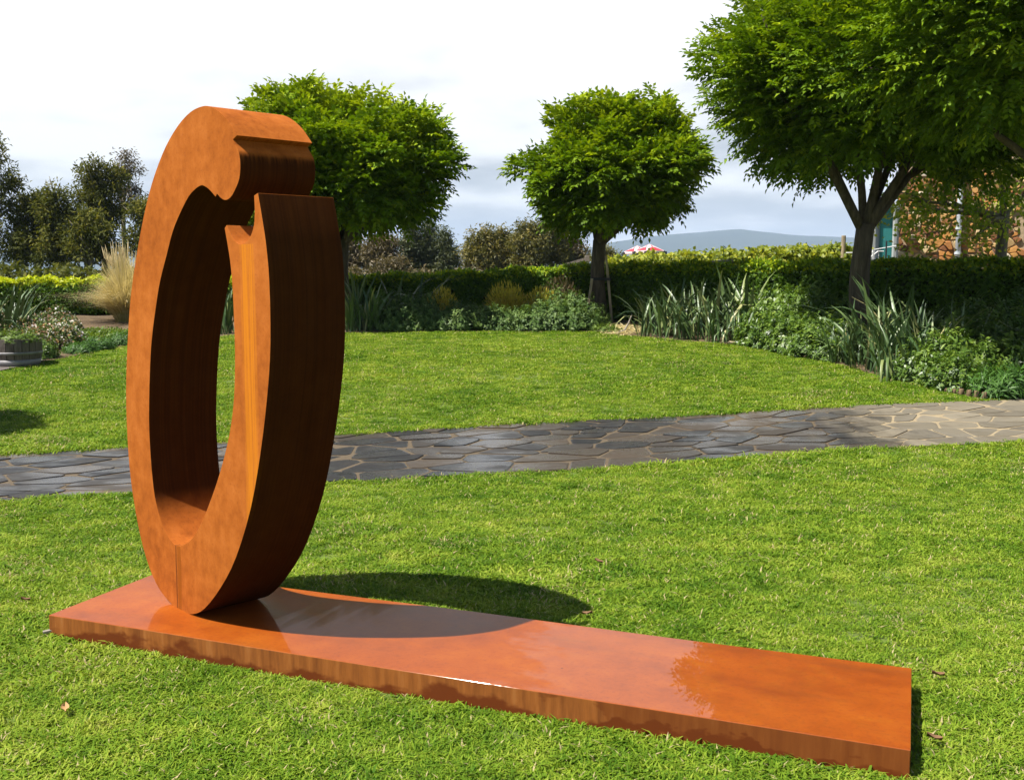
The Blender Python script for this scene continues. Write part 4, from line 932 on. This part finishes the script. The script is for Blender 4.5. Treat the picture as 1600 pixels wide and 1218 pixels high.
ww, wh = win[2] - win[0], win[3] - win[1]
m = MB(); m.box((ww / 2, .12, wh / 2), (ww - .09, .02, wh - .09)); m.build('pane', M['glass'], wn_)
m = MB()
for c_, s_ in (((.025, .08, wh / 2), (.05, .1, wh)), ((ww - .025, .08, wh / 2), (.05, .1, wh)), ((ww / 2, .08, .025), (ww - .1, .098, .05)), ((ww / 2, .08, wh - .025), (ww - .1, .098, .05))): m.box(c_, s_)
m.build('frame', M['dark'], wn_)
m = MB(); m.box((W_ / 2 + .1, 3.2, H_ + .1), (W_ + .3, 6.5, .14)); m.build('roof', M['roof'], house)
m = MB(); m.tube([(hs(1490), -.14, 0), (hs(1490), -.14, H_)], .055, 12); dp = m.build('downpipe', M['pipe'], house, True)
for zz in (hz_(398, 1490), hz_(360, 1490)):
    m = MB(); m.lathe([(.056, 0), (.068, 0), (.068, .05), (.056, .05)], 14, (hs(1490), -.14, zz)); m.build('clip', M['pipe'], dp)
# glazed entry beside it
ent = empty('glazed_entry', (mx(1372, 21.6), 21.6, float(zt(21.6)))); tag(ent, 'teal blind and grey posts of the glazed entry beside the stone wall', 'entry')
ex0, ey0, ez0 = ent.location; zt_e = mz(335, 21.6) - ez0
def ebox(nm, p0, p1, d, y0, y1, mat, th=.06):
    m = MB(); za, zb2 = mz(y1, d) - ez0, mz(y0, d) - ez0
    m.box((mx((p0 + p1) / 2, d) - ex0, d - ey0, (za + zb2) / 2), (mx(p1, d) - mx(p0, d), th, zb2 - za)); return m.build(nm, mat, ent)
ebox('teal_panel', 1369, 1388, 21.62, 325, 440, M['teal'], .03)
ebox('wide_post', 1351, 1360.5, 21.6, 325, 440, M['greypost'], .14)
ebox('white_post', 1389.5, 1393.5, 21.5, 325, 440, M['greypost'], .1)
ebox('slim_post', 1395.5, 1397.5, 21.7, 325, 440, M['greypost'], .06)
t = MT('pale_glass'); t.set(Base_Color=(0.42, 0.50, 0.60), Roughness=0.08, Specular_IOR_Level=0.6); M['paleglass'] = t.m
ebox('pane', 1361, 1368.5, 21.66, 325, 440, M['paleglass'], .02)
ebox('lintel', 1346, 1400, 21.6, 318, 324.5, M['white'], .2)
# white handrail
hr = empty('handrail', gz(1365, 20.6)); tag(hr, 'white handrail with a sloping rail behind the forked trunk', 'handrail'); ib = Matrix.Translation(-hr.location)
def hrod(nm, p0, p1, r, mat='white'):
    o = rod(nm, at_d(*p0, 20.6), at_d(*p1, 20.6), r, M[mat], hr); o.matrix_parent_inverse = ib
hrod('rail', (1322, 395), (1366, 394), .012); hrod('rail', (1351, 409), (1372, 392.5), .014); hrod('rail', (1366, 390), (1400, 384), .010); hrod('rail', (1372, 392.5), (1381, 392.5), .01)
hrod('baluster', (1364, 390), (1364, 430), .016); hrod('baluster', (1373, 394), (1373, 430), .006)
bp = post('black_bollard', 'thin black post with a pale base by the white handrail', 1379.5, 20.4, 377, .016, M['dark'])
m = MB(); q = at_d(1379.5, 410, 20.4); m.tube([q - Vector((0, 0, .2)), q + Vector((0, 0, .1))], .024, 10); m.build('sleeve', M['pipe'], bp)

# ------------------------------------------------------------------ bed plants
def shrub_mesh(seed, rad, h, nsp, mat, leaf, per=7, flat=0.2):
    r_ = np.random.default_rng(seed)
    d_ = nrm(r_.normal(size=(nsp, 3)) * np.array([1, 1, .8])); d_[:, 2] = np.abs(d_[:, 2]) * (1 - flat) + .02; lump = 1 + .18 * np.sin(d_[:, 0] * 6 + seed) * np.cos(d_[:, 1] * 5 + seed * 2)
    c_ = d_ * np.array([rad, rad, h]) * (r_.uniform(.55, 1.0, nsp) * lump)[:, None]; c_[:, 2] = np.maximum(c_[:, 2], .03)
    ang = r_.uniform(0, 6.283, (nsp, per)); elev = r_.uniform(-.1, .7, (nsp, per)); ax = nrm(d_ + np.array([0, 0, .6]) + r_.normal(0, .2, (nsp, 3)))
    s1 = nrm(np.cross(ax, np.array([.3, .8, .2]))); s2 = np.cross(ax, s1)
    dd = (s1[:, None] * np.cos(ang)[..., None] + s2[:, None] * np.sin(ang)[..., None]) + ax[:, None] * elev[..., None]
    pos = (c_[:, None] + ax[:, None] * (np.linspace(-.5, .5, per) * leaf[0])[None, :, None]).reshape(-1, 3)
    tint = np.clip(np.repeat(r_.normal(.42, .2, nsp), per) + r_.normal(0, .08, nsp * per) + np.tile(np.linspace(-.12, .16, per), nsp), 0, 1)
    me = leaf_mesh('foliage', pos, dd.reshape(-1, 3), np.repeat(ax, per, 0), leaf[0] * r_.uniform(.6, 1.25, nsp * per), leaf[1] * r_.uniform(.7, 1.2, nsp * per), M[mat], tint, cup=.12)
    mb = MB(); random.seed(seed)
    for i in r_.choice(nsp, 26): mb.tube([(c_[i][0] * .12, c_[i][1] * .12, 0), tuple(c_[i] * np.array([.5, .5, .6])), tuple(c_[i])], [.008, .006, .003], 4, False)
    return me, mb.mesh('stems', M['twig'])
SH = {'salvia': [shrub_mesh(100 + i, .42, .46, 430, 'salvia', (.058, .026)) for i in range(4)], 'broad': [shrub_mesh(120 + i, .46, .55, 360, 'broad', (.075, .030), 8) for i in range(4)],
      'tuft': [shrub_mesh(140, .26, .2, 240, 'tuft', (.09, .012), 8)], 'herb': [shrub_mesh(150 + i, .36, .26, 300, 'herb', (.045, .022)) for i in range(2)]}
def shrub(kind, name, label, p, s_=(1, 1), group=None, cat='shrub'):
    s_ = (s_[0] * 1.08, s_[1] * (1.22 if kind in ('salvia', 'broad') else 1)); fo, st = random.choice(SH[kind]); root = empty(name, p, random.uniform(0, 6.28)); tag(root, label, cat, group)
    root.scale = (s_[0], s_[0], s_[1]); o = link('foliage', fo, root); o['kind'] = 'stuff'; link('stems', st, root); return root
def bed(px, off):               # a spot so far behind the lawn's edge in an image column
    lo, hi = 8.0, 24.0
    for _ in range(40):
        m = (lo + hi) / 2
        if m < np.interp(mx(px, m), ex, ey): lo = m
        else: hi = m
    y = lo + off; return Vector((mx(px, y), y, float(zt(y))))
ORD = ['first', 'second', 'third', 'fourth', 'fifth', 'sixth', 'seventh', 'eighth', 'ninth', 'tenth', 'eleventh', 'twelfth', 'thirteenth', 'fourteenth', 'fifteenth', 'sixteenth', 'seventeenth']
random.seed(77)
def rows_of(spec, tmpl, make):
    for row, off, items in spec:
        for k_, it in enumerate(sorted(items)):
            make(bed(it[0], off + random.uniform(-.06, .06)), tmpl % (row, ORD[k_]), it[1:])
g1 = 'low shrubs in the bed right of the ring'
rows_of([('front', .38, [(607, .95, 1.0), (634, .95, 1.0), (661, .95, 1.1), (690, .9, .95), (718, 1.05, 1.0), (748, .95, .95), (776, 1.0, 1.0), (806, .95, .85), (834, 1.05, 1.0), (864, 1.05, 1.15), (892, 1.05, 1.1), (916, .8, .8)]),
         ('rear', 1.05, [(598, .9, 1.35), (640, 1.0, 1.35), (664, .9, 1.4), (722, .9, 1.05), (742, .9, .9), (838, 1.0, 1.0), (868, 1.05, 1.45), (898, 1.0, 1.4), (925, .8, 1.0)])],
        '%s row blue green shrub along the far lawn edge, %s from the ring', lambda p, l, a: shrub('salvia', 'low_shrub', l, p, a, g1))
shrub('herb', 'small_herb', 'small green herb at the edge of the straw mulch', bed(947, .3), (.7, .7), None, 'herb')
g2 = 'leafy shrubs between the two iris clumps'
rows_of([('front', .36, [(1187, .85, .9), (1215, .9, .95), (1245, .9, .95), (1274, .85, .8), (1300, .75, .7)]),
         ('middle', .95, [(1196, .9, 1.2), (1226, 1.0, 1.3), (1258, .95, 1.2), (1290, .9, 1.1), (1318, .9, 1.0)]),
         ('rear', 1.7, [(1180, .9, 1.2), (1212, 1.0, 1.5), (1248, 1.0, 1.6), (1284, 1.0, 1.5), (1312, .9, 1.3)]), ('hedge side', 2.6, [(1205, 1.1, 1.6), (1240, 1.1, 1.8), (1278, 1.1, 1.8), (1312, 1.0, 1.6)])],
        '%s row leafy green shrub between the big iris clumps, %s from the left', lambda p, l, a: shrub('broad', 'leafy_shrub', l, p, a, g2))
g3 = 'shrubs at the right edge beside the path'
rows_of([('front', .34, [(1440, .7, .75), (1468, .75, .8), (1498, .75, .8), (1528, .8, .9), (1556, .85, .95), (1590, .9, 1.0), (1625, .9, 1.0), (1665, .95, 1.1)]),
         ('middle', .95, [(1450, .85, 1.0), (1484, .95, 1.15), (1520, 1.0, 1.2), (1556, 1.0, 1.25), (1594, 1.0, 1.3), (1635, 1.0, 1.25)]),
         ('rear', 1.7, [(1500, 1.0, 1.2), (1540, 1.0, 1.35), (1582, 1.0, 1.4), (1625, 1.0, 1.4)]), ('hedge side', 2.5, [(1500, 1.1, 1.5), (1545, 1.1, 1.6), (1590, 1.1, 1.6), (1640, 1.1, 1.6)])],
        '%s row dense shrub at the right edge by the path, %s from the left', lambda p, l, a: shrub('broad', 'leafy_shrub', l, p, a, g3))
# golden shrubs
def golden(label, p, rad, h, n_, mat='gold'):
    root = empty('golden_shrub', p); tag(root, label, 'shrub')
    r_ = rng; d_ = nrm(r_.normal(size=(n_, 3))); d_[:, 2] = np.abs(d_[:, 2]); c_ = d_ * np.array([rad, rad, h]) * r_.uniform(.3, 1, (n_, 1))
    link('foliage', leaf_mesh('foliage', c_, d_ + np.array([0, 0, .9]) + r_.normal(0, .3, (n_, 3)), r_.normal(0, 1, (n_, 3)), r_.uniform(.05, .13, n_), r_.uniform(.008, .02, n_), M[mat], np.clip(.3 + .6 * c_[:, 2] / h + r_.normal(0, .15, n_), 0, 1)), root)['kind'] = 'stuff'
    mb = MB()
    for i in range(20): mb.tube([(0, 0, 0), tuple(c_[i] * .9)], [.006, .003], 4, False)
    mb.build('stems', M['twig'], root)
golden('rounded golden shrub in front of the middle of the hedge', bed(792, 1.25), .48, .76, 3800)
golden('smaller golden shrub right of the rounded one', bed(846, 1.3), .42, .66, 2400)
golden('small rusty golden shrub near the ring before the hedge', bed(692, 1.2), .36, .66, 2200)
golden('brownish twiggy shrub at the foot of the staked tree', bed(876, 1.7), .5, .85, 2200, 'bronze')

# iris: sword leaves as parts
def iris_leaf(seed, bend, h, w):
    r_ = random.Random(seed); m = MB(); K = 7; V_ = []
    for i in range(K):
        f_ = i / (K - 1); a_ = bend * f_ ** 1.6; y = h * (f_ * math.sin(a_) * .75); z = h * f_ * math.cos(a_ * .8)
        ww = w * (0.7 + .5 * math.sin(min(1, f_ * 1.6) * 1.57)) * (1 - f_ ** 3.2) / 2 + .0012; tw = .25 * math.sin(f_ * 2 + seed)
        V_ += [(-ww, y - ww * tw, z), (0, y + ww * .35, z), (ww, y + ww * tw, z)]
    F_ = [(3 * i + a_, 3 * i + a_ + 1, 3 * i + a_ + 4, 3 * i + a_ + 3) for i in range(K - 1) for a_ in (0, 1)]
    m.add(V_, F_); return m.mesh('leaf', M['iris'], True)
IL = [iris_leaf(i, b_, .80 + .05 * (i % 4), .034 + .005 * (i % 3)) for i, b_ in enumerate((.15, .3, .5, .75, 1.0, 1.35, 1.8, 2.3, .4, .6))]
def iris(label, p, nl, s_, group, up=False):
    root = empty('iris', p, random.uniform(0, 6.28)); tag(root, label, 'iris', group)
    for i in range(int(nl * 1.5)):
        o = link('leaf', random.choice(IL[:4] + IL[8:] if up or random.random() < .5 else IL), root)
        a_ = random.uniform(0, 6.28); q = .16 * math.sqrt(random.random()); o.location = (math.cos(a_) * q, math.sin(a_) * q, 0)
        o.rotation_euler = (random.gauss(-.14, .2), random.gauss(0, .16), a_ + random.gauss(-1.57, .8)); k_ = s_ * random.uniform(.72, 1.15); o.scale = (k_, k_, k_)
random.seed(31)
def irow(grp): return lambda p, l, a: iris(l, p, a[0], a[1], grp)
rows_of([('front', .22, [(1008, 12, .8), (1034, 15, .9), (1062, 15, .85), (1092, 15, .9), (1122, 14, .85), (1152, 13, .8)]),
         ('middle', .8, [(1018, 13, .95), (1048, 15, 1.05), (1080, 15, 1.1), (1112, 15, 1.05), (1146, 13, 1.0)]),
         ('rear', 1.45, [(1062, 13, 1.15), (1096, 15, 1.2), (1132, 15, 1.25), (1166, 14, 1.25), (1192, 11, 1.15)])],
        '%s row iris in the clump right of the staked tree, %s from the left', irow('irises in the middle clump'))
rows_of([('front', .2, [(1310, 13, .75), (1336, 15, .85), (1362, 15, .85), (1388, 15, .8), (1414, 13, .75)]),
         ('middle', .75, [(1330, 14, 1.0), (1360, 16, 1.1), (1392, 16, 1.1), (1424, 15, 1.0), (1450, 11, .9)]),
         ('rear', 1.35, [(1372, 14, 1.3), (1402, 15, 1.35), (1434, 15, 1.35), (1466, 13, 1.25), (1502, 9, 1.3)])],
        '%s row iris in the clump before the forked tree, %s from the left', irow('irises in the right clump'))
rows_of([('front', .25, [(550, 15, .95), (570, 15, 1.0), (588, 11, .9)]), ('rear', 1.2, [(558, 13, 1.25), (622, 8, 1.2), (650, 8, 1.2)])],
        '%s row iris just right of the ring, %s from the ring', irow('irises beside the ring'))
iris('left iris of the two seen through the opening of the ring', bed(345, .4), 12, .95, 'irises through the ring')
iris('right iris of the two seen through the opening of the ring', bed(361, .5), 12, .9, 'irises through the ring')
for (px, off, n_, s_), lab in zip(((-40, 2.6, 16, 1.1), (-14, 2.3, 16, 1.0), (8, 2.4, 18, 1.05), (30, 2.2, 18, .95), (52, 2.1, 14, .8), (18, 3.2, 16, 1.15)), ('outermost left grey green iris behind the barrel planter', 'second grey green iris from the left behind the barrel', 'third grey green iris from the left behind the barrel', 'fourth grey green iris from the left behind the barrel', 'small rightmost grey green iris behind the barrel planter', 'tall rear grey green iris before the left hedge')):
    iris(lab, bed(px, off), n_, s_, 'irises behind the barrel')

# tall straw coloured fountain grass
p = gz(196, 19.6); root = empty('fountain_grass', p); tag(root, 'tall straw coloured fountain grass beside the left rim of the ring', 'ornamental grass')
mb_v, mb_f, tn = [], [], []
for i in range(2900):
    a_ = random.uniform(0, 6.283); out_ = abs(random.gauss(0, .95)); hgt = random.uniform(.75, 1.5) * (1 - .2 * min(out_, 1.2)); out_ *= hgt * .8; q = .16 * math.sqrt(random.random()); w_ = random.uniform(.004, .009); o = len(mb_v)
    lo_ = random.random()
    for k_ in range(5):
        f_ = k_ / 4; rr_ = q + out_ * f_ ** 1.7; z_ = hgt * (f_ - .52 * min(out_, 1.0) * f_ ** 2.6); ww = w_ * (1 - .8 * f_); x_, y_ = math.cos(a_) * rr_, math.sin(a_) * rr_
        mb_v += [(x_ - math.sin(a_) * ww, y_ + math.cos(a_) * ww, z_), (x_ + math.sin(a_) * ww, y_ - math.cos(a_) * ww, z_)]; tn += [min(1, max(0, lo_ * .5 + .6 * f_ - .05))] * 2
    mb_f += [(o + 2 * k_, o + 2 * k_ + 1, o + 2 * k_ + 3, o + 2 * k_ + 2) for k_ in range(4)]
me = bpy.data.meshes.new('blades'); me.from_pydata(mb_v, [], mb_f); me.materials.append(M['straw']); me.attributes.new('tint', 'FLOAT', 'POINT').data.foreach_set('value', tn)
o = link('blades', me, root); o['kind'] = 'stuff'
mb = MB()                                                    # pale seed plumes standing above the blades
for i in range(60):
    a_ = random.uniform(0, 6.283); q = random.uniform(0, .42); h_ = random.uniform(1.25, 1.62) - q * .35; x_, y_ = math.cos(a_) * q, math.sin(a_) * q
    mb.tube([(x_ * .2, y_ * .2, .1), (x_ * .7, y_ * .7, h_ * .7), (x_, y_, h_ * .86)], .003, 4, False); mb.tube([(x_, y_, h_ * .84), (x_ * 1.06, y_ * 1.06, h_ * .92), (x_ * 1.14, y_ * 1.14, h_)], [.006, .012, .002], 5)
M['plume'] = plain('seed_plume', (0.62, 0.50, 0.28), 0.8, 0.2, 30, 0)
o = mb.build('plumes', M['plume'], root); o['kind'] = 'stuff'

# flowering ground cover and small tufts at the left
def mat_cover(label, p, rx, ry, h, n_, name='ground_cover', mat='daisy'):
    root = empty(name, p); tag(root, label, 'ground cover')
    a_ = rng.uniform(0, 6.283, n_); q = np.sqrt(rng.random(n_)); x_, y_ = np.cos(a_) * q * rx, np.sin(a_) * q * ry; z_ = h * np.sqrt(np.clip(1 - q ** 2, 0, 1)) * rng.uniform(.35, 1, n_) * (1 + .25 * np.sin(x_ * 7) * np.cos(y_ * 6)) + .02
    link('foliage', leaf_mesh('foliage', np.stack([x_, y_, z_], -1), rng.normal(0, .8, (n_, 3)) + np.array([0, -.2, .4]), rng.normal(0, .5, (n_, 3)) + np.array([-.2, -.2, .9]), rng.uniform(.03, .065, n_), rng.uniform(.018, .04, n_), M[mat]), root)['kind'] = 'stuff'
    mb = MB()
    for i in range(18): mb.tube([(x_[i] * .6, y_[i] * .6, 0), (x_[i], y_[i], z_[i])], .004, 4, False)
    mb.build('stems', M['twig'], root)
mat_cover('white and pink flowering ground cover behind the barrel planter', at(40, 541), .85, .6, .42, 5200)
mat_cover('white flowering ground cover right of the barrel planter', at(82, 545), .52, .55, .40, 3600)
mat_cover('mounding flowering ground cover before the left hedge', at(75, 528), .6, .5, .46, 3200)
mat_cover('pinkish flowering mound at the left edge behind the barrel', at(-5, 541), .6, .5, .45, 3200)
shrub('broad', 'leafy_shrub', 'small dark leafy shrub against the right side of the barrel', at(66, 560), (.5, .55))
shrub('tuft', 'grassy_tuft', 'left one of the pair of low dark green tufts by the lawn', at(128, 551), (.9, .9), None, 'tuft')
shrub('tuft', 'grassy_tuft', 'right one of the pair of low dark green tufts by the lawn', at(152, 546), (.95, 1.05), None, 'tuft')
shrub('tuft', 'grassy_tuft', 'low dark green tuft at the foot of the fountain grass', at(193, 538), (.9, 1.1), None, 'tuft')
shrub('tuft', 'grassy_tuft', 'dark strappy tuft where the bed meets the path', at(1562, 618), (1.3, 1.9), None, 'tuft')
mat_cover('yellow green low plants between the left tufts and hedge', at(150, 530), 1.1, 1.0, .14, 4200, 'low_plants', 'herb')

# half barrel planter
bp_ = at(24, 571); root = empty('barrel_planter', bp_); tag(root, 'grey weathered half barrel planter at the left edge', 'planter')
H0, RT, RBt = .37, .35, .30; NS = 22
prof = lambda z: RBt + (RT - RBt) * z / H0 + .02 * math.sin(z / H0 * math.pi)
st_m = plain('barrel_stave', (0.115, 0.092, 0.082), 0.8, 0.35, 5, 0.5, stretch=(9, 9, 1.2)); hoop_m = plain('galvanised_hoop', (0.22, 0.21, 0.22), 0.6, 0.3, 9, 0.2, metal=.3)
for i in range(NS):
    w0, w1 = 2 * math.pi * i / NS + .012, 2 * math.pi * (i + 1) / NS - .012; m = MB(); K = 5; V_ = []
    for k_ in range(K):
        z = H0 * k_ / (K - 1); r_ = prof(z); V_ += [(r_ * math.cos(w0), r_ * math.sin(w0), z), (r_ * math.cos(w1), r_ * math.sin(w1), z), ((r_ - .03) * math.cos(w1), (r_ - .03) * math.sin(w1), z), ((r_ - .03) * math.cos(w0), (r_ - .03) * math.sin(w0), z)]
    m.add(V_, [(4 * k_ + a_, 4 * k_ + (a_ + 1) % 4, 4 * k_ + 4 + (a_ + 1) % 4, 4 * k_ + 4 + a_) for k_ in range(K - 1) for a_ in range(4)] + [(3, 2, 1, 0), (4 * K - 4, 4 * K - 3, 4 * K - 2, 4 * K - 1)]); m.build('stave', st_m, root)
for z, w_ in ((.01, .085), (.165, .035)):
    m = MB(); m.lathe([(prof(z) + .001, z), (prof(z) + .006, z), (prof(z + w_) + .006, z + w_), (prof(z + w_) + .001, z + w_)], 44); m.build('hoop', hoop_m, root, True)
m = MB(); m.lathe([(RT - .04, H0 - .05), (.15, H0 - .03), (.001, H0 - .025)], 24); m.build('soil', M['mulch'], root)
fo, st_ = SH['herb'][0]; hb = empty('potted_herb', bp_ + Vector((0, 0, H0 - .05))); tag(hb, 'trailing green herb filling the barrel planter', 'herb'); hb.scale = (1.05, 1.05, .75)
link('foliage', fo, hb)['kind'] = 'stuff'; link('stems', st_, hb)
# damp paving under the barrel, outside the lawn edge
aps = [(-300, 575), (-60, 560), (30, 562), (66, 567), (52, 570.5), (0, 582), (-120, 607), (-300, 640)]
pp_ = [at(*q_) for q_ in aps]; m = MB(); m.add([Vector((p.x, p.y, p.z + .03)) for p in pp_], [tuple(range(len(pp_)))[::-1]]); tag(m.build('pavement', M['apron']), 'wet paving under the barrel planter', None, kind='structure')

# straw mulch on the bed beside the staked tree
n_ = 1500; a_ = rng.uniform(0, 6.283, n_); q = np.sqrt(rng.random(n_)); c0 = at(972, 516); y_ = c0.y + np.sin(a_) * q * .95; x_ = c0.x + np.cos(a_) * q * .42 + (y_ - c0.y) * .12
keep = y_ > np.interp(x_, ex, ey) - .06; x_, y_ = x_[keep], y_[keep]; n_ = len(x_)
t_ = tag(link('straw_mulch', leaf_mesh('straw_mulch', np.stack([x_, y_, zt(y_) + .02 + .03 * rng.random(n_)], -1), np.stack([rng.normal(0, 1, n_), rng.normal(0, 1, n_), rng.normal(0, .15, n_)], -1), np.tile([0, 0, 1.0], (n_, 1)) + rng.normal(0, .2, (n_, 3)), rng.uniform(.06, .2, n_), rng.uniform(.008, .018, n_), M['straw'], rng.uniform(.35, 1, n_))), 'pale straw mulch scattered left of the middle iris clump', 'straw', kind='stuff')
def stick(label, pts, r):
    m = MB(); P_ = [at(*p_) + Vector((0, 0, h_)) for p_, h_ in pts]; m.tube(P_, [r * (1 - .15 * i) for i in range(len(P_))], 6, wob=.1); tag(m.build('fallen_stick', M['timber'], None, True), label, 'stick')
stick('pale straight stick on the straw at the lawn edge', [((914, 516), .04), ((930, 518), .035), ((944, 520), .02)], .017)
stick('dark crooked stick at the left foot of the iris clump', [((964, 523), .02), ((976, 520), .05), ((982, 516), .13), ((987, 512), .24)], .02)
stick('short pale stick lying higher on the straw mulch', [((926, 504), .05), ((937, 507), .04)], .014)

# timber bed edging along the lawn at the right
m0 = [at(*q_) for q_ in ((1478, 613.5), (1490, 616), (1502, 618.5), (1514, 621), (1526, 623), (1538, 625.3))]
eg = empty('bed_edging', m0[0]); tag(eg, 'short upright timber log edging where bed, lawn and path meet', 'edging'); ib = Matrix.Translation(-m0[0])
E_ = dens(m0, .058); M['edge'] = plain('edging_timber', (.15, .10, .055), .9, .4, 5, .4, stretch=(7, 7, 1))
for i, p in enumerate(E_):
    m = MB(); h_ = .05 + .05 * i / len(E_) + random.uniform(-.012, .012); q = p + Vector((.02, .05, 0)); m.tube([q - Vector((0, 0, .03)), q + Vector((0, 0, h_ - .008)), q + Vector((0, 0, h_))], [.027, .027, .020], 9); o = m.build('log', M['edge'], eg, True); o.matrix_parent_inverse = ib
m0 = [at(*q_) for q_ in ((1140, 539), (1165, 541.5), (1190, 545), (1215, 548.5), (1240, 553))]; m = MB()
m.tube([p + Vector((0, .05, .03)) for p in m0], .035, 8); tag(m.build('edging_board', M['straight_timber']), 'low timber edging strip along the lawn below the leafy shrubs', 'edging')

# fence posts behind left hedge
for px, lab in ((73, 'small grey fence post peeking above the left hedge'),):
    post('fence_post', lab, px, 24, 433, .04, M['timber'])
# small fallen debris on the lawn
for k_, (px, py, lab) in enumerate(((935, 886, 'small brown dead leaf on the lawn behind the plate'), (918, 969, 'brown dead leaf at the rear edge of the plate'), (40, 947, 'dark dead leaf on the lawn left of the plate'), (1459, 1167, 'brown leaf scrap near the right front corner of the plate'), (1465, 1066, 'thin brown leaf scrap right of the plate end'), (102, 1120, 'curled tan leaf on the lawn near the left corner'))):
    p = at(px, py); s_ = random.uniform(.018, .028); m = MB(); K = 5; V_ = []
    for i in range(K):
        f_ = i / (K - 1); w_ = s_ * .55 * math.sin(f_ * 2.9 + .12) + .001; V_ += [(-w_, s_ * 2 * (f_ - .5), .012 * abs(f_ - .5) + .006), (0, s_ * 2 * (f_ - .5), 0), (w_, s_ * 2 * (f_ - .5), .012 * abs(f_ - .5) + .008)]
    m.add(V_, [(3 * i + a_, 3 * i + a_ + 1, 3 * i + a_ + 4, 3 * i + a_ + 3) for i in range(K - 1) for a_ in (0, 1)])
    o = m.build('dead_leaf', plain('dead_leaf_%d' % k_, (.16, .085, .04) if k_ < 5 else (.4, .24, .1), .8), None, True, p + Vector((0, 0, .032))); o.rotation_euler = (.2, .1, random.uniform(0, 6)); tag(o, lab, 'leaf', 'fallen leaves on the lawn')
m = MB(); a, b = at(68, 995), at(92, 996); m.tube([a + Vector((0, 0, .022)), a.lerp(b, .5) + Vector((0, .01, .028)), b + Vector((0, 0, .024))], [.008, .009, .007], 6); tag(m.build('bark_scrap', M['timber']), 'grey bark scrap against the left front corner of the plate', 'bark')

# ------------------------------------------------------------------ haze
hz = MT('haze'); hz.t.nodes.remove(hz.p); vp = hz.n('ShaderNodeVolumePrincipled'); vp.inputs['Color'].default_value = (0.58, 0.71, 1.0, 1); vp.inputs['Density'].default_value = 0.00017; vp.inputs['Anisotropy'].default_value = 0.0
hz.l(vp.outputs[0], hz.out.inputs['Volume'])
m = MB(); m.box((0, 2350, 145), (13400, 8800, 330)); tag(m.build('haze', hz.m), 'thin blue grey haze filling the valley air', None, kind='stuff')
